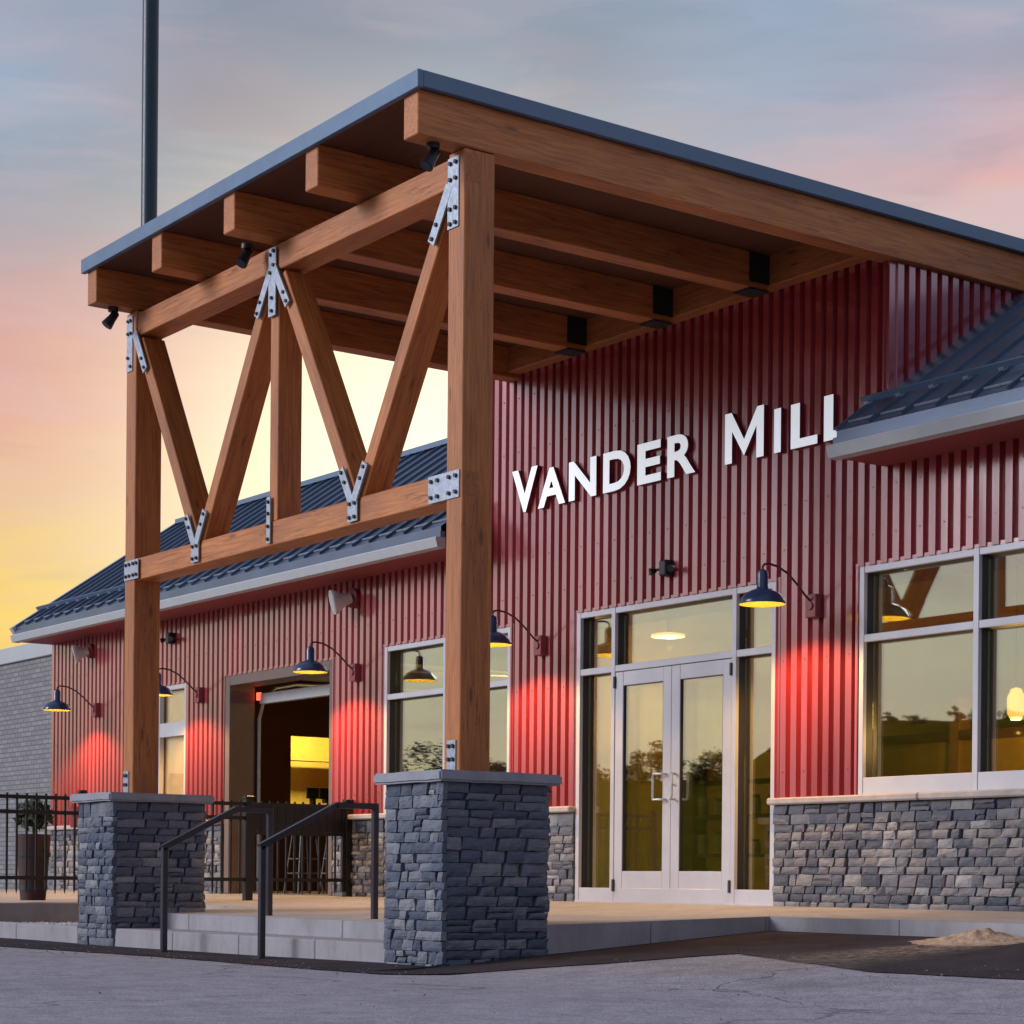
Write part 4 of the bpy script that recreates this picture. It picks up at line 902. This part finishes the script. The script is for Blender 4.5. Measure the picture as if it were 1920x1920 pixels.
def post(parent, y, w_=.075, ztop=1.06): bx('post', 'black_metal', parent, XF - w_ / 2, XF + w_ / 2, y - w_ / 2, y + w_ / 2, pz(y) - .02, ztop - .02, .004); bx('post_cap', 'black_metal', parent, XF - w_ / 2 - .008, XF + w_ / 2 + .008, y - w_ / 2 - .008, y + w_ / 2 + .008, ztop - .02, ztop + .012, .006)
for y in (-5.4 + 1.05, -3.26, -1.35): post(fn, y, .06 if y < -1.4 else .085)
fence_run(fn, -4.32, -3.29, (.985, .835, .175)); fence_run(fn, -3.23, -1.395, (.985, .835, .175))
gt = empty('patio_gate', (XF, -.7, 0), 'black metal picket gate between two posts in front of the roll-up doorway', 'gate')
post(gt, -.10, .085); fence_run(gt, -1.29, -.16, (.985, .68, .175), True)
for y in (-1.29, -.16): bx('stile', 'black_metal', gt, XF - .02, XF + .02, y - .02, y + .02, .05, 1.01)
bx('latch_panel', 'black_metal', gt, XF - .006, XF + .006, -1.27, -.18, .70, .966)

# planters behind the fence
def foliage(parent, c_, rad, n, seed, mat, name='foliage', leaf=.045):
    q = random.Random(seed); mb = MB()
    for i in range(n):
        d = Vector((q.gauss(0, 1), q.gauss(0, 1), q.gauss(0, 1))).normalized() * (q.random() ** .4)
        p = Vector(c_) + Vector((d.x * rad[0], d.y * rad[1], d.z * rad[2])) * (1 + .3 * noise.noise(d * 2.2 + Vector((seed, 0, 0))))
        a = Vector((q.gauss(0, 1), q.gauss(0, 1), q.gauss(0, 1))).normalized(); b = a.orthogonal().normalized(); s_ = leaf * q.uniform(.6, 1.4)
        mb.quad(p - a * s_, p + b * s_ * .45, p + a * s_, p - b * s_ * .45)
    return mb.build(name, mat, parent, fix=False)
pt = empty('barrel_planter', (-7, -3.13, -.08), 'tall dark red planter behind the left end of the fence', 'planter')
MB().lathe([(.001, .03), (.135, .03), (.15, .2), (.175, .55), (.185, .74), (.17, .745), (.16, .70), (.001, .70)], (-7, -3.13, -.1), 20).build('barrel', 'barrel_wood', pt, True)
for zq in (.14, .50): MB().lathe([(.15 + (zq > .3) * .026, zq), (.154 + (zq > .3) * .03, zq), (.156 + (zq > .3) * .032, zq + .05), (.15 + (zq > .3) * .028, zq + .05)], (-7, -3.13, -.1), 20).build('hoop', 'bolt_steel', pt, True)
sb_ = empty('potted_shrub', (-7, -3.13, .62), 'dark bushy plant growing in the tall dark red planter', 'plant'); foliage(sb_, (-7, -3.13, .86), (.2, .2, .17), 420, 11, 'leaves'); MB().tube([(-7, -3.13, .60), (-7, -3.12, .85)], .016, 6).build('stem', 'bark', sb_)
pt2 = empty('flower_pot', (-6.55, -2.55, 0), 'low pot with a yellowish plant beside the left pier behind the fence', 'planter')
MB().lathe([(.001, 0), (.12, 0), (.17, .42), (.18, .42), (.18, .46), (.16, .46), (.15, .40), (.001, .40)], (-6.55, -2.55, -.07), 18).build('pot', 'jamb_tan', pt2, True); foliage(pt2, (-6.55, -2.55, .62), (.16, .16, .28), 320, 12, 'flower_leaves', 'plant_leaves')
rb = empty('hanging_bucket', (-12.3, -.12, 1.0), 'red bucket hung on the wall at the far left', 'bucket'); MB().lathe([(.001, 0), (.11, 0), (.15, .28), (.14, .28), (.105, .02), (.001, .02)], (-12.3, -.25, .86), 18).build('pail', 'red_paint', rb, True); MB().tube([(-12.3 + .15 * math.cos(a_ * math.pi / 8), -.25, 1.14 + .16 * math.sin(a_ * math.pi / 8)) for a_ in range(9)], .005, 6).build('bail', 'galvanised', rb); MB().tube([(-12.3, -.25, 1.30), (-12.3, -.03, 1.32)], .008, 6).build('hook', 'bolt_steel', rb)

# ------------------------------------------------------------------ neighbour, pole, trees across the road, sand
nb_ = empty('brick_building', (-20, 3, 0), 'pale grey brick building with plain parapet at the far left', 'building')
bx('brick_wall', 'pale_brick', nb_, -32, -13.95, .35, 9, -.4, 3.46); bx('parapet', 'gutter', nb_, -32.05, -13.95, .30, 9.05, 3.462, 3.70, .01)
fp = empty('steel_pole', (-21.15, 5, -.4), 'tall dark teal pole rising behind the canopy', 'pole')
MB().tube([(-21.15, 5, -.4), (-21.15, 5, 26)], .15, 20).build('shaft', 'pole_teal', fp, True); bx('base_plate', 'pole_teal', fp, -21.4, -20.9, 4.75, 5.25, -.42, -.36)
def tree_proto(seed, ht, wd):
    q = random.Random(seed); o = empty('roadside_tree', (0, 0, 0)); mb = MB()
    mb.tube([(0, 0, 0), (.05, 0, ht * .25), (.1, .05, ht * .55), (.05, 0, ht * .85)], [.2, .16, .1, .03], 8)
    cl = []
    for k in range(9):
        a = q.uniform(0, 6.28); zq = ht * q.uniform(.35, .9); rr_ = wd * .5 * (1 - abs(zq / ht - .55)) * q.uniform(.5, 1); p = Vector((math.cos(a) * rr_, math.sin(a) * rr_, zq)); cl.append(p); mb.tube([(.05, 0, zq * .62), tuple(p)], [.06, .02], 5)
    mb.build('trunk', 'bark', o); cm = MB()
    for p in cl + [Vector((0, 0, ht * .9)), Vector((0, 0, ht * .7))]:
        for i in range(150):
            d = Vector((q.gauss(0, 1), q.gauss(0, 1), q.gauss(0, .8))); d = d.normalized() * q.random() ** .5 * wd * .24; a = Vector((q.gauss(0, 1), q.gauss(0, 1), q.gauss(0, 1))).normalized(); b = a.orthogonal().normalized(); s_ = q.uniform(.12, .26); c_ = p + d
            cm.quad(c_ - a * s_, c_ + b * s_ * .6, c_ + a * s_, c_ - b * s_ * .6)
    cm.build('crown', 'leaves', o, fix=False); return o
protos = [tree_proto(31, 7.6, 5), tree_proto(32, 6.4, 6), tree_proto(33, 8.4, 4.4)]
tr_ = random.Random(9); used = set()
for k in range(48):
    az = R(205 + k * .75 + tr_.uniform(-.6, .6)); dist = 97 + tr_.uniform(-4, 4); pr_ = k % 3
    o = protos[pr_] if pr_ not in used else copy_tree(protos[pr_]); used.add(pr_)
    sw_ = tr_.uniform(1.1, 2.0); o.location = (math.cos(az) * dist, math.sin(az) * dist, 5.0 + 3.4 * sm(R(221.5), R(225), az)); o.rotation_euler = (0, 0, tr_.uniform(0, 6)); sv = tr_.choice((.2, .24, .28, .34, .42)) * (.45 if az > R(222) else 1); o.scale = (sv * sw_, sv * sw_, sv)
    tag(o, 'small dark tree on the grassy rise across the road, mirrored in the glass', 'tree', 'trees across the road mirrored in the glass')
hl = MB(); NA, NR = 60, 14
for i in range(NA + 1):
    a = R(188 + 74 * i / NA)
    for k in range(NR + 1):
        r_ = 52 + 90 * k / NR; e_ = sm(0, 8, i) * sm(NA, NA - 8, i)
        h = (6.0 + 3.4 * sm(R(221.5), R(225), a)) * sm(56, 98, r_) * e_ + .5 * noise.noise(Vector((math.cos(a) * r_ * .09, math.sin(a) * r_ * .09, 0))) * sm(60, 80, r_) - .39
        hl.v.append(Vector((math.cos(a) * r_, math.sin(a) * r_, h)))
for i in range(NA):
    for k in range(NR): b = i * (NR + 1) + k; hl.f.append((b, b + 1, b + NR + 2, b + NR + 1)); hl.mi.append(0)
tag(hl.build('hillside', 'lawn', smooth=True), kind='structure')
mb = MB(); mb.quad((-400, -400, -.385), (-24, -400, -.385), (-24, -34, -.385), (-400, -34, -.385)); tag(mb.build('lawn', 'lawn'), kind='structure')
# sand heap by the kerb
mb = MB(); n = 70; sx0, sx1, sy0, sy1 = 4.3, 5.65, -2.75, -1.585
for j in range(n + 1):
    for i in range(n + 1):
        x = sx0 + (sx1 - sx0) * i / n; y = sy0 + (sy1 - sy0) * j / n
        d = math.hypot((x - 5.22) / (.36 if x > 5.22 else .62), (y + 1.80) / .42); h = .072 * math.exp(-(d * 1.55) ** 2)
        h = h + (.030 * noise.noise(Vector((x * 8, y * 8, 0))) + .026 * noise.noise(Vector((x * 22, y * 22, 3)))) * min(1, h * 14) - .012
        mb.v.append(Vector((x, y, gz(x, y) + .006 + h)))
mb.f = [(j * (n + 1) + i, j * (n + 1) + i + 1, (j + 1) * (n + 1) + i + 1, (j + 1) * (n + 1) + i) for j in range(n) for i in range(n)]; mb.mi = [0] * len(mb.f)
tag(mb.build('sand_heap', 'sand', smooth=True), 'small heap of tan sand spilled against the kerb at the right', 'sand heap', kind='stuff')
mb = MB(); n = 24
pol = [(5.0, -1.66), (4.2, -2.6), (3.3, -4.9), (4.6, -5.4), (6.2, -4.0), (5.9, -2.6), (5.6, -1.75)]
q = random.Random(4)
for j in range(n + 1):
    for i in range(n + 1):
        a = i / n; b = j / n
        p0 = Vector((5.05, -1.66)).lerp(Vector((3.9, -4.7)), b); p1 = Vector((5.6, -1.68)).lerp(Vector((6.0, -4.2)), b); p = p0.lerp(p1, a)
        mb.v.append(Vector((p.x, p.y, gz(p.x, p.y) + .0105)))
mb.f = [(j * (n + 1) + i, j * (n + 1) + i + 1, (j + 1) * (n + 1) + i + 1, (j + 1) * (n + 1) + i) for j in range(n) for i in range(n)]; mb.mi = [0] * len(mb.f)
fl = [max(0, math.sin(math.pi * i / n)) ** 1.2 * (1 - j / n) ** .9 for j in range(n + 1) for i in range(n + 1)]
od = mb.build('sand_dusting', 'sand_film', smooth=True); fa = od.data.attributes.new('spread', 'FLOAT', 'POINT'); fa.data.foreach_set('value', fl)
tag(od, 'thin tan sand washed over the asphalt below the heap', 'sand', kind='stuff')

# fixing screws in rows across the ribs of the facade
mb = MB(); k = math.ceil(-13.6 / PER)
while k * PER < 5.2:
    x = k * PER + .070; k += 2
    for zq in (1.12, 2.05, 2.98, 3.36, 4.42, 4.95):
        if zq > top_at(x) - .05 or any(o_[0] - .06 < x < o_[1] + .06 and zq < o_[3] + .05 for o_ in OPEN): continue
        mb.box(x - .006, x + .006, -.004 - DEP - .006, -.004 - DEP + .002, zq - .006, zq + .006)
tag(mb.build('fixing_screws', 'red_siding', bd, fix=False), kind='stuff')
# loose grit on the asphalt
mb = MB(); q = random.Random(77)
for i in range(500):
    if i % 3:
        x = q.uniform(-3, 9.5); y = min(-1.62 if x > 2.97 else -4.5, yo(x) + q.gauss(0, .22)) if x < 10 else -4
    else: x = q.uniform(-2, 12); y = q.uniform(-10, -4.7)
    if x < 2.97 and y > -4.48: continue
    r_ = q.choice((.003, .004, .005, .006, .009)); b = len(mb.v); zq = gz(x, y) + .008 + r_ * .3
    for p in ((1, 0, 0), (0, 1, 0), (-1, 0, 0), (0, -1, 0), (0, 0, .8), (0, 0, -.6)): mb.v.append(Vector((x + p[0] * r_ * q.uniform(.7, 1.4), y + p[1] * r_ * q.uniform(.7, 1.4), zq + p[2] * r_)))
    for f in ((0, 1, 4), (1, 2, 4), (2, 3, 4), (3, 0, 4), (1, 0, 5), (2, 1, 5), (3, 2, 5), (0, 3, 5)): mb.f.append(tuple(b + w_ for w_ in f)); mb.mi.append(0)
tag(mb.build('loose_grit', 'grit', fix=False), 'loose grit scattered over the asphalt', 'grit', kind='stuff')
